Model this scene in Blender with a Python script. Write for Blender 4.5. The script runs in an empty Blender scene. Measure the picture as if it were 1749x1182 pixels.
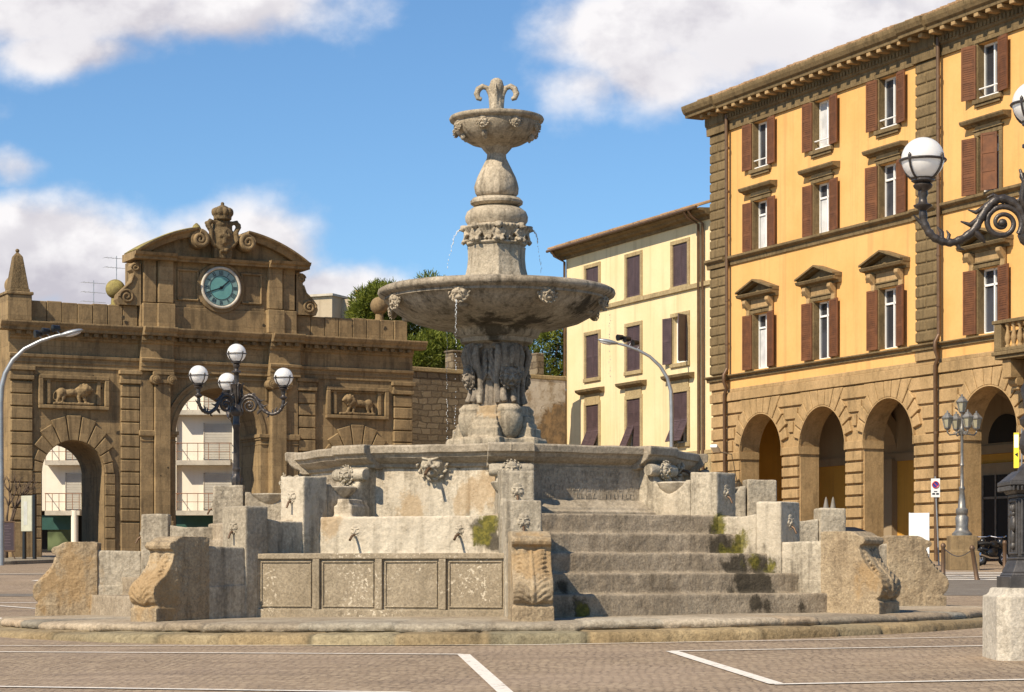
import bpy, bmesh, math, random
from mathutils import Vector, Matrix, noise
R = math.radians
PI = math.pi
scene = bpy.context.scene
COL = scene.collection
rnd = random.Random(7)

# ------------------------------------------------------------------ camera, light, sky
FPX, CXP, HYP, EYE = 3800.0, 874.5, 975.0, 1.6        # focal length, centre, horizon (photo pixels), eye height
cam_d = bpy.data.cameras.new('camera'); cam = bpy.data.objects.new('camera', cam_d); COL.objects.link(cam)
cam.location = (0, 0, EYE); cam.rotation_euler = (R(90), 0, 0)
cam_d.sensor_width = 36; cam_d.lens = 36 * FPX / 1749; cam_d.shift_y = (HYP - 591) / 1749
cam_d.clip_start = .5; cam_d.clip_end = 3000
scene.camera = cam
SUN_AZ, SUN_EL = R(-43), R(43)                          # azimuth seen from the fountain: 0 = towards the camera, negative = left
sd = Vector((math.sin(SUN_AZ) * math.cos(SUN_EL), -math.cos(SUN_AZ) * math.cos(SUN_EL), math.sin(SUN_EL)))
sun_d = bpy.data.lights.new('sun', 'SUN'); sun_d.energy = 5.0; sun_d.angle = R(.53); sun_d.color = (1, .88, .69)
sun = bpy.data.objects.new('sun', sun_d); COL.objects.link(sun)
sun.rotation_euler = sd.to_track_quat('Z', 'Y').to_euler()
sun.location = (-30, -20, 60)
scene.view_settings.view_transform = 'Standard'; scene.view_settings.look = 'None'
scene.view_settings.exposure = 0.40; scene.view_settings.gamma = 1

class NT:
    """tiny node helper"""
    def __init__(s, tree): s.t = tree; s.n = tree.nodes; s.l = tree.links
    def new(s, typ, **kw):
        n = s.n.new(typ)
        for k, v in kw.items(): setattr(n, k, v)
        return n
    def set(s, sock, v):
        if hasattr(v, 'links') or isinstance(v, bpy.types.NodeSocket): s.l.new(v, sock)
        elif isinstance(v, (tuple, list)) and len(v) == 3 and sock.type == 'RGBA': sock.default_value = (*v, 1)
        else: sock.default_value = v
    def m(s, op, a, b=0.0, c=None):
        n = s.new('ShaderNodeMath', operation=op); s.set(n.inputs[0], a); s.set(n.inputs[1], b)
        if c is not None: s.set(n.inputs[2], c)
        return n.outputs[0]
    def vm(s, op, a, b=(0, 0, 0)):
        n = s.new('ShaderNodeVectorMath', operation=op); s.set(n.inputs[0], a); s.set(n.inputs[1], b)
        return n.outputs['Value'] if op in ('DISTANCE', 'LENGTH', 'DOT_PRODUCT') else n.outputs[0]
    def mix(s, f, a, b, mode='MIX'):
        n = s.new('ShaderNodeMix', data_type='RGBA', blend_type=mode)
        s.set(n.inputs[0], f); s.set(n.inputs[6], a); s.set(n.inputs[7], b)
        return n.outputs[2]
    def noise(s, vec, scale, detail=6, rough=.6, out='Fac'):
        n = s.new('ShaderNodeTexNoise'); s.set(n.inputs['Vector'], vec)
        n.inputs['Scale'].default_value = scale; n.inputs['Detail'].default_value = detail; n.inputs['Roughness'].default_value = rough
        return n.outputs[out]
    def ss(s, v, lo, hi, a=0.0, b=1.0):
        n = s.new('ShaderNodeMapRange', interpolation_type='SMOOTHSTEP'); s.set(n.inputs[0], v)
        s.set(n.inputs[1], lo); s.set(n.inputs[2], hi); s.set(n.inputs[3], a); s.set(n.inputs[4], b)
        return n.outputs[0]
    def scale(s, vec, v):
        return s.vm('MULTIPLY', vec, v)

def make_world():
    w = bpy.data.worlds.new('World'); scene.world = w; w.use_nodes = True
    N = NT(w.node_tree); N.n.clear()
    out = N.new('ShaderNodeOutputWorld')
    sky = N.new('ShaderNodeTexSky', sky_type='NISHITA'); sky.sun_disc = False
    sky.sun_elevation = SUN_EL; sky.sun_rotation = math.atan2(sd.x, sd.y)
    sky.air_density = 1.0; sky.dust_density = .12; sky.ozone_density = 3.0; sky.altitude = 350
    tint = N.mix(1.0, sky.outputs[0], (.76, .98, 1.13), 'MULTIPLY')
    bg = N.new('ShaderNodeBackground'); N.set(bg.inputs[0], tint); bg.inputs[1].default_value = .092
    # clouds live in the sky's own direction space (tangent plane of the view towards +Y)
    tc = N.new('ShaderNodeTexCoord'); sep = N.new('ShaderNodeSeparateXYZ'); N.l.new(tc.outputs['Generated'], sep.inputs[0])
    y = N.m('MAXIMUM', N.m('ABSOLUTE', sep.outputs[1]), .02)
    px = N.m('DIVIDE', sep.outputs[0], y); pz = N.m('DIVIDE', sep.outputs[2], y)
    cmb = N.new('ShaderNodeCombineXYZ'); N.l.new(px, cmb.inputs[0]); N.l.new(pz, cmb.inputs[1]); cmb.inputs[2].default_value = 2.3
    p = cmb.outputs[0]
    def blobs(vec):
        s2 = N.new('ShaderNodeSeparateXYZ'); N.l.new(vec, s2.inputs[0])
        tot = None
        for (bx, by, sx, sy, amp) in CLOUDS:
            dx = N.m('MULTIPLY', N.m('SUBTRACT', s2.outputs[0], (bx - CXP) / FPX), FPX / sx)
            dy = N.m('MULTIPLY', N.m('SUBTRACT', s2.outputs[1], (HYP - by) / FPX), FPX / sy)
            r2 = N.m('ADD', N.m('MULTIPLY', dx, dx), N.m('MULTIPLY', dy, dy))
            g = N.m('MULTIPLY', N.m('EXPONENT', N.m('MULTIPLY', r2, -1.0)), amp)
            tot = g if tot is None else N.m('MAXIMUM', tot, g)
        return tot
    CLOUDS = [(120, -20, 330, 120, 1.05), (400, 10, 240, 80, .95), (110, 90, 180, 55, .8),
              (60, 445, 250, 115, 1.25), (190, 480, 210, 92, 1.2), (405, 455, 165, 112, 1.25), (575, 505, 155, 62, 1.1), (300, 530, 480, 70, 1.1),
              (1240, 20, 270, 130, 1.05), (1130, 120, 160, 80, .85), (1480, 40, 330, 130, 1.0), (1000, 150, 120, 60, .7), (1060, 60, 150, 95, 1.0),
              (20, 285, 90, 45, .62), (1700, 100, 300, 130, 1.0), (-400, 250, 300, 140, 1), (2300, 200, 360, 200, 1)]
    warp = N.vm('SUBTRACT', N.noise(p, 22, 4, .6, 'Color'), (.5, .5, .5))
    pw = N.vm('ADD', p, N.scale(warp, (.012, .009, 0)))
    n1 = N.noise(N.scale(p, (1, 1.25, 1)), 24, 8, .54)
    n2 = N.noise(N.scale(p, (1, 1.2, 1)), 11, 6, .6)
    bl = blobs(pw)
    fb = N.m('ADD', N.m('MULTIPLY', N.m('SUBTRACT', n1, .5), 1.0), N.m('MULTIPLY', N.m('SUBTRACT', n2, .5), .5))
    dens = N.ss(N.m('ADD', bl, fb), .24, .80)
    # self-shadowing: the cloud is darker where more cloud stands above it
    up = N.vm('ADD', pw, (-.010, .020, 0))
    n1u = N.noise(N.vm('ADD', N.scale(p, (1, 1.25, 1)), (-.006, .012, 0)), 24, 8, .54)
    lit = N.ss(N.m('ADD', N.m('MULTIPLY', N.m('SUBTRACT', n1, n1u), 1.5), N.m('MULTIPLY', N.m('SUBTRACT', n2, .5), 1.3)), -.35, .32)
    thick = N.ss(blobs(up), .35, 1.05)
    shade = N.m('MULTIPLY', thick, .75)
    lum = N.m('MAXIMUM', N.m('SUBTRACT', N.m('ADD', .42, N.m('MULTIPLY', lit, .8)), N.m('MULTIPLY', shade, .68)), .0)
    ccol = N.mix(N.m('MINIMUM', lum, 1.0), (.56, .53, .58), (.93, .90, .90))
    cbg = N.new('ShaderNodeBackground'); N.set(cbg.inputs[0], ccol); cbg.inputs[1].default_value = .82
    mx = N.new('ShaderNodeMixShader'); N.set(mx.inputs[0], N.m('MULTIPLY', dens, .97))
    N.l.new(bg.outputs[0], mx.inputs[1]); N.l.new(cbg.outputs[0], mx.inputs[2]); N.l.new(mx.outputs[0], out.inputs[0])
make_world()

# ------------------------------------------------------------------ where things stand
def lerp(a, b, t): return a + (b - a) * t
def clamp(v, a=0.0, b=1.0): return max(a, min(b, v))
GP = [(-80, -1.8), (0, 0), (28.7, .646), (37, .80), (46, .85), (64, 1.40), (74, 1.66), (89, 2.0), (97, 2.17), (115, 2.5), (140, 2.8), (2000, 2.8)]
def gz(x, y):
    for (a, za), (b, zb) in zip(GP, GP[1:]):
        if y <= b: z = lerp(za, zb, (y - a) / (b - a)); break
    return z + .010 * max(-25, min(25, x)) * clamp((62 - y) / 20)
def pt(px, py, Y): return Vector(((px - CXP) / FPX * Y, Y, EYE - (py - HYP) / FPX * Y))
def ground_pt(px, py, dz=0.0):
    lo, hi = 15.0, 135.0
    for _ in range(40):
        mid = (lo + hi) / 2; v = pt(px, py, mid)
        if v.z > gz(v.x, mid): lo = mid
        else: hi = mid
    v = pt(px, py, lo); v.z = gz(v.x, v.y) + dz
    return v
def on_ground(px, Y):
    x = (px - CXP) / FPX * Y
    return Vector((x, Y, gz(x, Y)))

# ------------------------------------------------------------------ object helpers
def tag(o, label=None, cat=None, group=None, kind=None):
    if label: o['label'] = label
    if cat: o['category'] = cat
    if group: o['group'] = group
    if kind: o['kind'] = kind
    return o
def thing(name, loc=(0, 0, 0), rz=0.0, label=None, cat=None, group=None):
    o = bpy.data.objects.new(name, None); COL.objects.link(o); o.empty_display_size = .3
    o.location = loc; o.rotation_euler = (0, 0, rz)
    return tag(o, label, cat, group)
def copy_tree(o, parent=None):
    c = o.copy(); COL.objects.link(c)
    if parent is not None: c.parent = parent
    for ch in list(o.children): copy_tree(ch, c)
    return c

class MB:
    def __init__(s, off=(0, 0, 0)): s.bm = bmesh.new(); s.off = Vector(off)
    def face(s, pts):
        try: return s.bm.faces.new([s.bm.verts.new(p) for p in pts])
        except ValueError: return None
    def hexa(s, v):
        vs = [s.bm.verts.new(p) for p in v]
        for f in ((3, 2, 1, 0), (4, 5, 6, 7), (0, 1, 5, 4), (1, 2, 6, 5), (2, 3, 7, 6), (3, 0, 4, 7)): s.bm.faces.new([vs[i] for i in f])
    def box(s, x0, x1, y0, y1, z0, z1):
        s.hexa([(x0, y0, z0), (x1, y0, z0), (x1, y1, z0), (x0, y1, z0), (x0, y0, z1), (x1, y0, z1), (x1, y1, z1), (x0, y1, z1)])
    def ub(s, u0, u1, w0, w1, z0, z1): s.box(u0, u1, -w1, -w0, z0, z1)      # facade box: w = distance out of the wall
    def obox(s, c, size, rot):                                              # oriented box
        hx, hy, hz = [d / 2 for d in size]; M = rot
        s.hexa([Vector(c) + M @ Vector(p) for p in ((-hx, -hy, -hz), (hx, -hy, -hz), (hx, hy, -hz), (-hx, hy, -hz), (-hx, -hy, hz), (hx, -hy, hz), (hx, hy, hz), (-hx, hy, hz))])
    def prism(s, poly, f0, f1):
        """poly: 2-D points; f0, f1 map a point to the two end caps"""
        a = [s.bm.verts.new(f0(*p)) for p in poly]; b = [s.bm.verts.new(f1(*p)) for p in poly]
        n = len(poly)
        s.bm.faces.new(a[::-1]); s.bm.faces.new(b)
        for i in range(n): s.bm.faces.new((a[i], a[(i + 1) % n], b[(i + 1) % n], b[i]))
    def ext_u(s, poly, u0, u1): s.prism(poly, lambda w, z: (u0, -w, z), lambda w, z: (u1, -w, z))
    def ext_w(s, poly, w0, w1): s.prism(poly, lambda u, z: (u, -w0, z), lambda u, z: (u, -w1, z))
    def lathe(s, prof, n=48, c=(0, 0, 0), a0=0.0, caps=True, rf=None):
        rings = []
        for (r, z) in prof:
            ring = []
            for i in range(n):
                a = a0 + 2 * PI * i / n
                k = rf(a, z) if rf else 1.0
                ring.append(s.bm.verts.new((c[0] + r * k * math.sin(a), c[1] - r * k * math.cos(a), c[2] + z)))
            rings.append(ring)
        for A, B in zip(rings, rings[1:]):
            for i in range(n): s.bm.faces.new((A[i], A[(i + 1) % n], B[(i + 1) % n], B[i]))
        if caps:
            s.bm.faces.new(rings[0][::-1]); s.bm.faces.new(rings[-1])
    def tube(s, pts, rad, n=8, closed=False, flat=1.0):
        pts = [Vector(p) for p in pts]; m = len(pts)
        if not isinstance(rad, (list, tuple)): rad = [rad] * m
        rings = []; up = Vector((0, 0, 1)); prev = None
        for i, p in enumerate(pts):
            a = pts[(i - 1) % m] if closed else pts[max(0, i - 1)]; b = pts[(i + 1) % m] if closed else pts[min(m - 1, i + 1)]
            t = (b - a).normalized()
            if prev is None:
                x = t.cross(up)
                if x.length < 1e-3: x = t.cross(Vector((1, 0, 0)))
            else: x = prev - t * prev.dot(t)
            x.normalize(); yv = t.cross(x); prev = x
            rings.append([s.bm.verts.new(p + rad[i] * (math.cos(2 * PI * k / n) * x * flat + math.sin(2 * PI * k / n) * yv)) for k in range(n)])
        pairs = list(zip(rings, rings[1:])) + ([(rings[-1], rings[0])] if closed else [])
        for A, B in pairs:
            for k in range(n): s.bm.faces.new((A[k], B[k], B[(k + 1) % n], A[(k + 1) % n]))
        if not closed: s.bm.faces.new(rings[0]); s.bm.faces.new(rings[-1][::-1])
    def ell(s, c, r, rot=None, sub=2):
        if not isinstance(r, (list, tuple)): r = (r, r, r)
        M = Matrix.Translation(c) @ (rot.to_4x4() if rot is not None else Matrix()) @ Matrix.Diagonal((*r, 1))
        bmesh.ops.create_icosphere(s.bm, subdivisions=sub, radius=1, matrix=M)
    def torus(s, c, R_, r, axis='z', n=32, m=8):
        pts = []
        for i in range(n):
            a = 2 * PI * i / n; ca, sa = R_ * math.cos(a), R_ * math.sin(a)
            pts.append(Vector(c) + Vector({'z': (ca, sa, 0), 'y': (ca, 0, sa), 'x': (0, ca, sa)}[axis]))
        s.tube(pts, r, m, closed=True)
    def disc(s, c, r, axis='y', n=32, th=.02):
        a = {'y': lambda x, z: (c[0] + x, c[1] - th / 2, c[2] + z), 'z': lambda x, z: (c[0] + x, c[1] + z, c[2] - th / 2)}[axis]
        b = {'y': lambda x, z: (c[0] + x, c[1] + th / 2, c[2] + z), 'z': lambda x, z: (c[0] + x, c[1] + z, c[2] + th / 2)}[axis]
        s.prism([(r * math.cos(2 * PI * i / n), r * math.sin(2 * PI * i / n)) for i in range(n)], a, b)
    def build(s, name, mat, parent=None, bevel=0.0, smooth=None, worn=None, seg=1):
        bm = s.bm
        bmesh.ops.recalc_face_normals(bm, faces=bm.faces[:])
        if s.off.length: bmesh.ops.translate(bm, verts=bm.verts[:], vec=s.off)
        me = bpy.data.meshes.new(name); bm.to_mesh(me); bm.free()
        o = bpy.data.objects.new(name, me); COL.objects.link(o)
        me.materials.append(mat)
        if parent is not None: o.parent = parent
        if worn:
            vox, sm, amp, size = worn
            a = o.modifiers.new('r', 'REMESH'); a.mode = 'VOXEL'; a.voxel_size = vox
            if sm: b = o.modifiers.new('s', 'SMOOTH'); b.factor = .5; b.iterations = sm
            if amp:
                t = bpy.data.textures.get('clouds%g' % size) or bpy.data.textures.new('clouds%g' % size, 'CLOUDS'); t.noise_scale = size; t.noise_depth = 3
                d = o.modifiers.new('d', 'DISPLACE'); d.texture = t; d.strength = amp; d.mid_level = .5; d.texture_coords = 'GLOBAL'
            bake(o); smooth = 180 if smooth is None else smooth
        elif bevel:
            b = o.modifiers.new('b', 'BEVEL'); b.width = bevel; b.segments = seg; b.limit_method = 'ANGLE'; b.angle_limit = R(40); b.harden_normals = False
        if smooth:
            for p in o.data.polygons: p.use_smooth = True
            if smooth < 180: o.data.set_sharp_from_angle(angle=R(smooth))
        return o
def bake(o):
    bpy.context.view_layer.update()
    dg = bpy.context.evaluated_depsgraph_get()
    me = bpy.data.meshes.new_from_object(o.evaluated_get(dg), preserve_all_data_layers=True, depsgraph=dg)
    o.modifiers.clear(); old = o.data; nm = old.name; o.data = me; bpy.data.meshes.remove(old); me.name = nm
def wall_holes(mb, u0, u1, z0, z1, holes, w=0.0, depth=.3):
    us = sorted({u0, u1, *[h[0] for h in holes], *[h[1] for h in holes]}); zs = sorted({z0, z1, *[h[2] for h in holes], *[h[3] for h in holes]})
    for a, b in zip(us, us[1:]):
        for c, d in zip(zs, zs[1:]):
            um, zm = (a + b) / 2, (c + d) / 2
            if any(h[0] < um < h[1] and h[2] < zm < h[3] for h in holes): continue
            mb.face([(a, -w, c), (b, -w, c), (b, -w, d), (a, -w, d)])
    for (a, b, c, d) in holes:
        y0, y1 = -w, -w + depth
        mb.face([(a, y0, c), (a, y1, c), (a, y1, d), (a, y0, d)]); mb.face([(b, y0, c), (b, y0, d), (b, y1, d), (b, y1, c)])
        mb.face([(a, y0, c), (b, y0, c), (b, y1, c), (a, y1, c)]); mb.face([(a, y0, d), (a, y1, d), (b, y1, d), (b, y0, d)])
def arch_bay(mb, u0, u1, z0, z1, uc, half, spring, depth, w=0.0, n=28):
    """solid wall bay with a round-headed opening through its whole depth"""
    arc = [(uc - half * math.cos(PI * i / n), spring + half * math.sin(PI * i / n)) for i in range(n + 1)]
    for y in (-w, -w + depth):
        mb.face([(u0, y, z0), (uc - half, y, z0), (uc - half, y, spring), (u0, y, spring)])
        mb.face([(uc + half, y, z0), (u1, y, z0), (u1, y, spring), (uc + half, y, spring)])
        mb.face([(u0, y, spring), (uc - half, y, spring), (uc - half, y, z1), (u0, y, z1)]); mb.face([(uc + half, y, spring), (u1, y, spring), (u1, y, z1), (uc + half, y, z1)])
        for (a, b), (c, d) in zip(arc, arc[1:]): mb.face([(a, y, b), (c, y, d), (c, y, z1), (a, y, z1)])
    path = [(uc - half, z0)] + arc + [(uc + half, z0)]
    for (a, b), (c, d) in zip(path, path[1:]): mb.face([(a, -w, b), (c, -w, d), (c, -w + depth, d), (a, -w + depth, b)])
    for (a, b, c, d) in ((u0, z0, u0, z1), (u1, z0, u1, z1), (u0, z1, u1, z1)): mb.face([(a, -w, b), (c, -w, d), (c, -w + depth, d), (a, -w + depth, b)])
def wedge(mb, uc, zc, r0, outer, a0, a1, w0, w1, n=3):
    """voussoir: inner arc at r0, outer end given as list of (u,z) or a radius"""
    inner = [(uc + r0 * math.cos(lerp(a0, a1, i / n)), zc + r0 * math.sin(lerp(a0, a1, i / n))) for i in range(n + 1)]
    if not isinstance(outer, list): outer = [(uc + outer * math.cos(a1), zc + outer * math.sin(a1)), (uc + outer * math.cos(a0), zc + outer * math.sin(a0))]
    mb.ext_w(inner + outer, w0, w1)

# ------------------------------------------------------------------ materials
def base_mat(name):
    m = bpy.data.materials.new(name); m.use_nodes = True; N = NT(m.node_tree); N.n.clear()
    out = N.new('ShaderNodeOutputMaterial'); b = N.new('ShaderNodeBsdfPrincipled'); N.l.new(b.outputs[0], out.inputs[0])
    return m, N, b
def geo_pos(N): return N.new('ShaderNodeNewGeometry').outputs['Position']
def bump(N, b, h, strength, dist):
    n = N.new('ShaderNodeBump'); n.inputs['Strength'].default_value = strength; n.inputs['Distance'].default_value = dist
    N.set(n.inputs['Height'], h); N.l.new(n.outputs[0], b.inputs['Normal'])
def plain(name, col, rough=.6, metal=0.0, var=.12, vscale=3.0, bump_s=0.0, bscale=40, spec=.5):
    m, N, b = base_mat(name); p = geo_pos(N)
    v = N.ss(N.noise(p, vscale, 6, .65), .3, .7, 1 - var, 1 + var)
    c = N.mix(1.0, col, N.new('ShaderNodeCombineColor').outputs[0], 'MULTIPLY') if False else None
    cc = N.new('ShaderNodeCombineColor'); [N.set(cc.inputs[i], v) for i in range(3)]
    N.set(b.inputs['Base Color'], N.mix(1.0, col, cc.outputs[0], 'MULTIPLY'))
    b.inputs['Roughness'].default_value = rough; b.inputs['Metallic'].default_value = metal; b.inputs['Specular IOR Level'].default_value = spec
    if bump_s: bump(N, b, N.noise(p, bscale, 5, .6), bump_s, .02)
    return m
def stone(name, light, mid, dark, s=1.0, streak=.5, pits=.5, bump_s=.6, moss=(), wet=(), ochre=(), lime=(), mosscol=(.10, .092, .018), wetcol=(.035, .028, .018), ashlar=None, speckle=0.0, grain=1.0, tint=False):
    m, N, b = base_mat(name); p = geo_pos(N)
    n1 = N.noise(p, .9 * s, 8, .66); n2 = N.noise(N.scale(p, (1, 1, .35)), 3.2 * s, 7, .68); n3 = N.noise(p, 22 * s, 5, .7)
    col = N.mix(N.ss(n1, .36, .66), mid, light)
    col = N.mix(N.m('MULTIPLY', N.ss(n2, .50, .72), .75), col, dark)
    st = N.noise(N.scale(p, (7 * s, 7 * s, .45 * s)), 1.0, 5, .6)
    col = N.mix(N.m('MULTIPLY', N.ss(st, .49, .70), streak), col, tuple(c * .55 for c in dark))
    n4 = N.noise(p, 2.3 * s, 9, .76)
    col = N.mix(N.m('MULTIPLY', N.ss(n4, .50, .68), .42), col, tuple(c * .85 for c in dark))
    col = N.mix(N.ss(N.noise(p, 8 * s, 8, .8), .52, .62, 0, .28), col, dark)
    f = N.ss(n3, .3, .7, 1 - .24 * grain, 1 + .22 * grain); cc = N.new('ShaderNodeCombineColor'); [N.set(cc.inputs[i], f) for i in range(3)]
    col = N.mix(1.0, col, cc.outputs[0], 'MULTIPLY')
    pit = N.noise(p, 55 * s, 3, .6); pm = N.ss(pit, .62, .70)
    pm = N.m('MULTIPLY', pm, N.ss(N.noise(p, 4 * s, 3, .5), .42, .62))
    col = N.mix(N.m('MULTIPLY', pm, pits), col, tuple(c * .35 for c in dark))
    sp = N.m('MULTIPLY', N.ss(N.noise(p, 38 * s, 2, .5), .66, .72), N.ss(N.noise(p, 2.1 * s, 3, .5), .5, .64))
    col = N.mix(N.m('MULTIPLY', sp, .55), col, tuple(min(1, c * 1.35) for c in light))
    if speckle:
        k = N.m('MULTIPLY', N.ss(N.noise(p, 19, 4, .7), .56, .62), N.ss(N.noise(p, 1.6, 4, .6), .46, .60)); col = N.mix(N.m('MULTIPLY', k, speckle), col, (.60, .52, .40))
    edge = N.m('ADD', N.m('MULTIPLY', N.m('SUBTRACT', N.noise(N.scale(p, (1, 1, .55)), 4.2, 4, .55), .5), 3.0), N.m('MULTIPLY', N.m('SUBTRACT', N.noise(p, 17, 6, .75), .5), 1.3))
    for lst, c, a in ((lime, (.58, .50, .385), .55), (ochre, (.38, .235, .10), .5), (wet, wetcol, .85), (moss, mosscol, .9)):
        tot = None
        for (q, r) in lst:
            d = N.m('DIVIDE', N.vm('DISTANCE', p, tuple(q)), r)
            k = N.ss(N.m('ADD', d, edge), 1.15, .55)
            tot = k if tot is None else N.m('MAXIMUM', tot, k)
        if tot is not None:
            if lst is moss: c = N.mix(N.ss(N.noise(p, 16, 3, .6), .4, .65), mosscol, (.20, .17, .03))
            col = N.mix(N.m('MULTIPLY', tot, a), col, c)
    if tint:
        at = N.new('ShaderNodeAttribute'); at.attribute_name = 'tint'; col = N.mix(1.0, col, at.outputs['Color'], 'MULTIPLY')
    joint = None
    if ashlar:
        oc = N.new('ShaderNodeTexCoord').outputs['Object']; sx = N.new('ShaderNodeSeparateXYZ'); N.l.new(oc, sx.inputs[0]); cx = N.new('ShaderNodeCombineXYZ'); N.l.new(sx.outputs[0], cx.inputs[0]); N.l.new(sx.outputs[2], cx.inputs[1])
        bt = N.new('ShaderNodeTexBrick'); N.l.new(cx.outputs[0], bt.inputs['Vector']); bt.inputs['Scale'].default_value = 1; bt.inputs['Brick Width'].default_value = ashlar[0]; bt.inputs['Row Height'].default_value = ashlar[1]
        bt.inputs['Mortar Size'].default_value = .012; bt.inputs['Color1'].default_value = (.84, .84, .84, 1); bt.inputs['Color2'].default_value = (1.10, 1.10, 1.10, 1); bt.inputs['Mortar'].default_value = (.78, .78, .78, 1)
        col = N.mix(.85, col, bt.outputs['Color'], 'MULTIPLY'); joint = bt.outputs['Fac']
    N.set(b.inputs['Base Color'], col)
    b.inputs['Roughness'].default_value = .9; b.inputs['Specular IOR Level'].default_value = .25
    h = N.m('ADD', N.m('MULTIPLY', N.noise(p, 14 * s, 8, .7), grain), N.m('ADD', N.m('MULTIPLY', n2, .8), N.m('MULTIPLY', pm, -.5)))
    if joint is not None: h = N.m('ADD', h, N.m('MULTIPLY', joint, -.8))
    bump(N, b, h, bump_s, .05 / s)
    return m
def stucco(name, col, col2, dirt, s=1.0):
    m, N, b = base_mat(name); p = geo_pos(N)
    c = N.mix(N.ss(N.noise(p, .35, 7, .6), .35, .68), col, col2)
    st = N.noise(N.scale(p, (2.2, 2.2, .10)), 1.0, 6, .6)
    c = N.mix(N.m('MULTIPLY', N.ss(st, .48, .72), .45), c, dirt)
    c = N.mix(N.m('MULTIPLY', N.ss(N.noise(p, 7, 6, .7), .45, .8), .22), c, dirt)
    N.set(b.inputs['Base Color'], c); b.inputs['Roughness'].default_value = .92; b.inputs['Specular IOR Level'].default_value = .2
    bump(N, b, N.m('ADD', N.noise(p, 30, 5, .6), N.m('MULTIPLY', N.noise(p, 2, 4, .5), 2)), .25, .02)
    return m
def glass_mat(name, col, rough=.06):
    m, N, b = base_mat(name); p = geo_pos(N)
    N.set(b.inputs['Base Color'], N.mix(N.ss(N.noise(p, .8, 2, .5), .4, .6), col, tuple(c * .5 for c in col)))
    b.inputs['Roughness'].default_value = rough; b.inputs['Specular IOR Level'].default_value = .9
    bump(N, b, N.noise(p, 1.5, 2, .5), .05, .05)
    return m

F_ = lambda px, py, Y: pt(px, py, Y)
M = {}
def face_pt(px, py, apo, th):
    th = R(th); m = (px - CXP) / FPX; sn, cs = math.sin(th), math.cos(th)
    return pt(px, py, (apo - .26 * sn * -1 - cs * 37.5 if False else apo + sn * -.26 - cs * 37.5) / (m * sn - cs))
ST = lambda px, py, i: face_pt(px, py, (4.47, 4.86, 5.34, 5.84, 6.33)[i], 26.6)
TW = lambda px, py: face_pt(px, py, 4.15, -18.4)
CW = lambda px, py: face_pt(px, py, 3.0, -18.4)
FM = dict(
    moss=[(ST(1228, 897, 0), .17), (ST(1238, 912, 0), .12), (ST(1262, 930, 1), .20), (ST(1240, 945, 1), .14), (TW(835, 890), .17), (TW(820, 915), .16), (F_(880, 912, 32), .14), (F_(592, 830, 34.2), .10), (F_(1145, 832, 34.4), .09), (ST(1318, 968, 2), .12), (ST(1360, 978, 2), .14), (ST(998, 1043, 4), .13), (ST(1285, 960, 2), .14)],
    wet=[(ST(1222, 905, 0), .16), (ST(1240, 932, 1), .28), (ST(1225, 940, 1), .22), (ST(1262, 968, 2), .26), (ST(1296, 970, 2), .26), (ST(1238, 966, 2), .14), (ST(1270, 1003, 3), .26), (ST(1300, 998, 3), .22), (ST(1250, 1012, 3), .14), (ST(1296, 1034, 4), .17), (ST(1370, 1040, 4), .16), (ST(995, 1042, 4), .17), (ST(957, 1000, 3), .12), (CW(845, 800), .14), (TW(828, 905), .24), (TW(845, 925), .16), (CW(785, 795), .07)],
    ochre=[(F_(915, 955, 30.1), .42), (F_(1470, 990, 32), .5), (F_(1570, 990, 37), .6), (F_(250, 1000, 31.8), .5), (F_(120, 990, 37), .6), (CW(700, 868), .25), (CW(846, 830), .30), (CW(800, 850), .28), (TW(560, 895), .2), (F_(400, 840, 34), .4)],
    lime=[(CW(735, 860), .40), (CW(670, 840), .3), (F_(1120, 850, 34.5), .5), (F_(1300, 900, 33.5), .6), (TW(610, 915), .6), (TW(730, 920), .6), (F_(600, 790, 34.3), .5), (F_(400, 900, 33.8), .5), (F_(500, 860, 34), .5), (F_(1375, 960, 32.6), .35), (F_(1345, 985, 32.4), .2)])
M['travertine'] = stone('fountain_stone', (.49, .425, .325), (.345, .292, .218), (.175, .145, .105), .9, .62, .5, .55, **FM)
M['limestone'] = stone('fountain_limewashed_stone', (.60, .525, .41), (.47, .395, .295), (.24, .19, .13), .9, .65, .5, .5, **FM)
M['panelstone'] = stone('fountain_panel_stone', (.335, .275, .195), (.27, .218, .15), (.19, .15, .10), 1.3, .15, .7, .5, speckle=.9)
M['steps'] = stone('fountain_stair_stone', (.40, .325, .235), (.285, .228, .16), (.16, .123, .083), 1.5, .3, .7, .7, **FM)
M['volutestone'] = stone('fountain_scroll_stone', (.44, .345, .225), (.335, .25, .155), (.165, .12, .075), 1.2, .3, .8, .8, ochre=FM['ochre'])
M['shaft'] = stone('fountain_column_stone', (.47, .395, .295), (.34, .28, .20), (.17, .135, .092), 1.2, .6, .6, .5,
                   ochre=[(F_(835, 690, 37), .22)])
M['bowlstone'] = stone('fountain_bowl_stone', (.42, .355, .27), (.27, .22, .158), (.10, .08, .056), 1.0, .75, .5, .5,
                   wet=[(F_(840, 570, 36.5), .45), (F_(905, 560, 36.6), .35), (F_(990, 520, 36.6), .3)])
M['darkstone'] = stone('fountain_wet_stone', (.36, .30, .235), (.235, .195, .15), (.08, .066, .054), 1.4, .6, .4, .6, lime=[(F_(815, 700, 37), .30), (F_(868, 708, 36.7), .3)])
M['slab'] = stone('fountain_slab_stone', (.42, .355, .27), (.32, .265, .195), (.19, .155, .11), .9, .1, .6, .5)
M['ringslab'] = stone('fountain_plinth_stone', (.44, .37, .275), (.33, .27, .195), (.19, .15, .105), .9, .1, .6, .6, tint=True)
M['kerbstone'] = stone('fountain_step_stone', (.36, .29, .175), (.27, .21, .12), (.15, .115, .065), .9, .15, .7, .6, tint=True)
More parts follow.
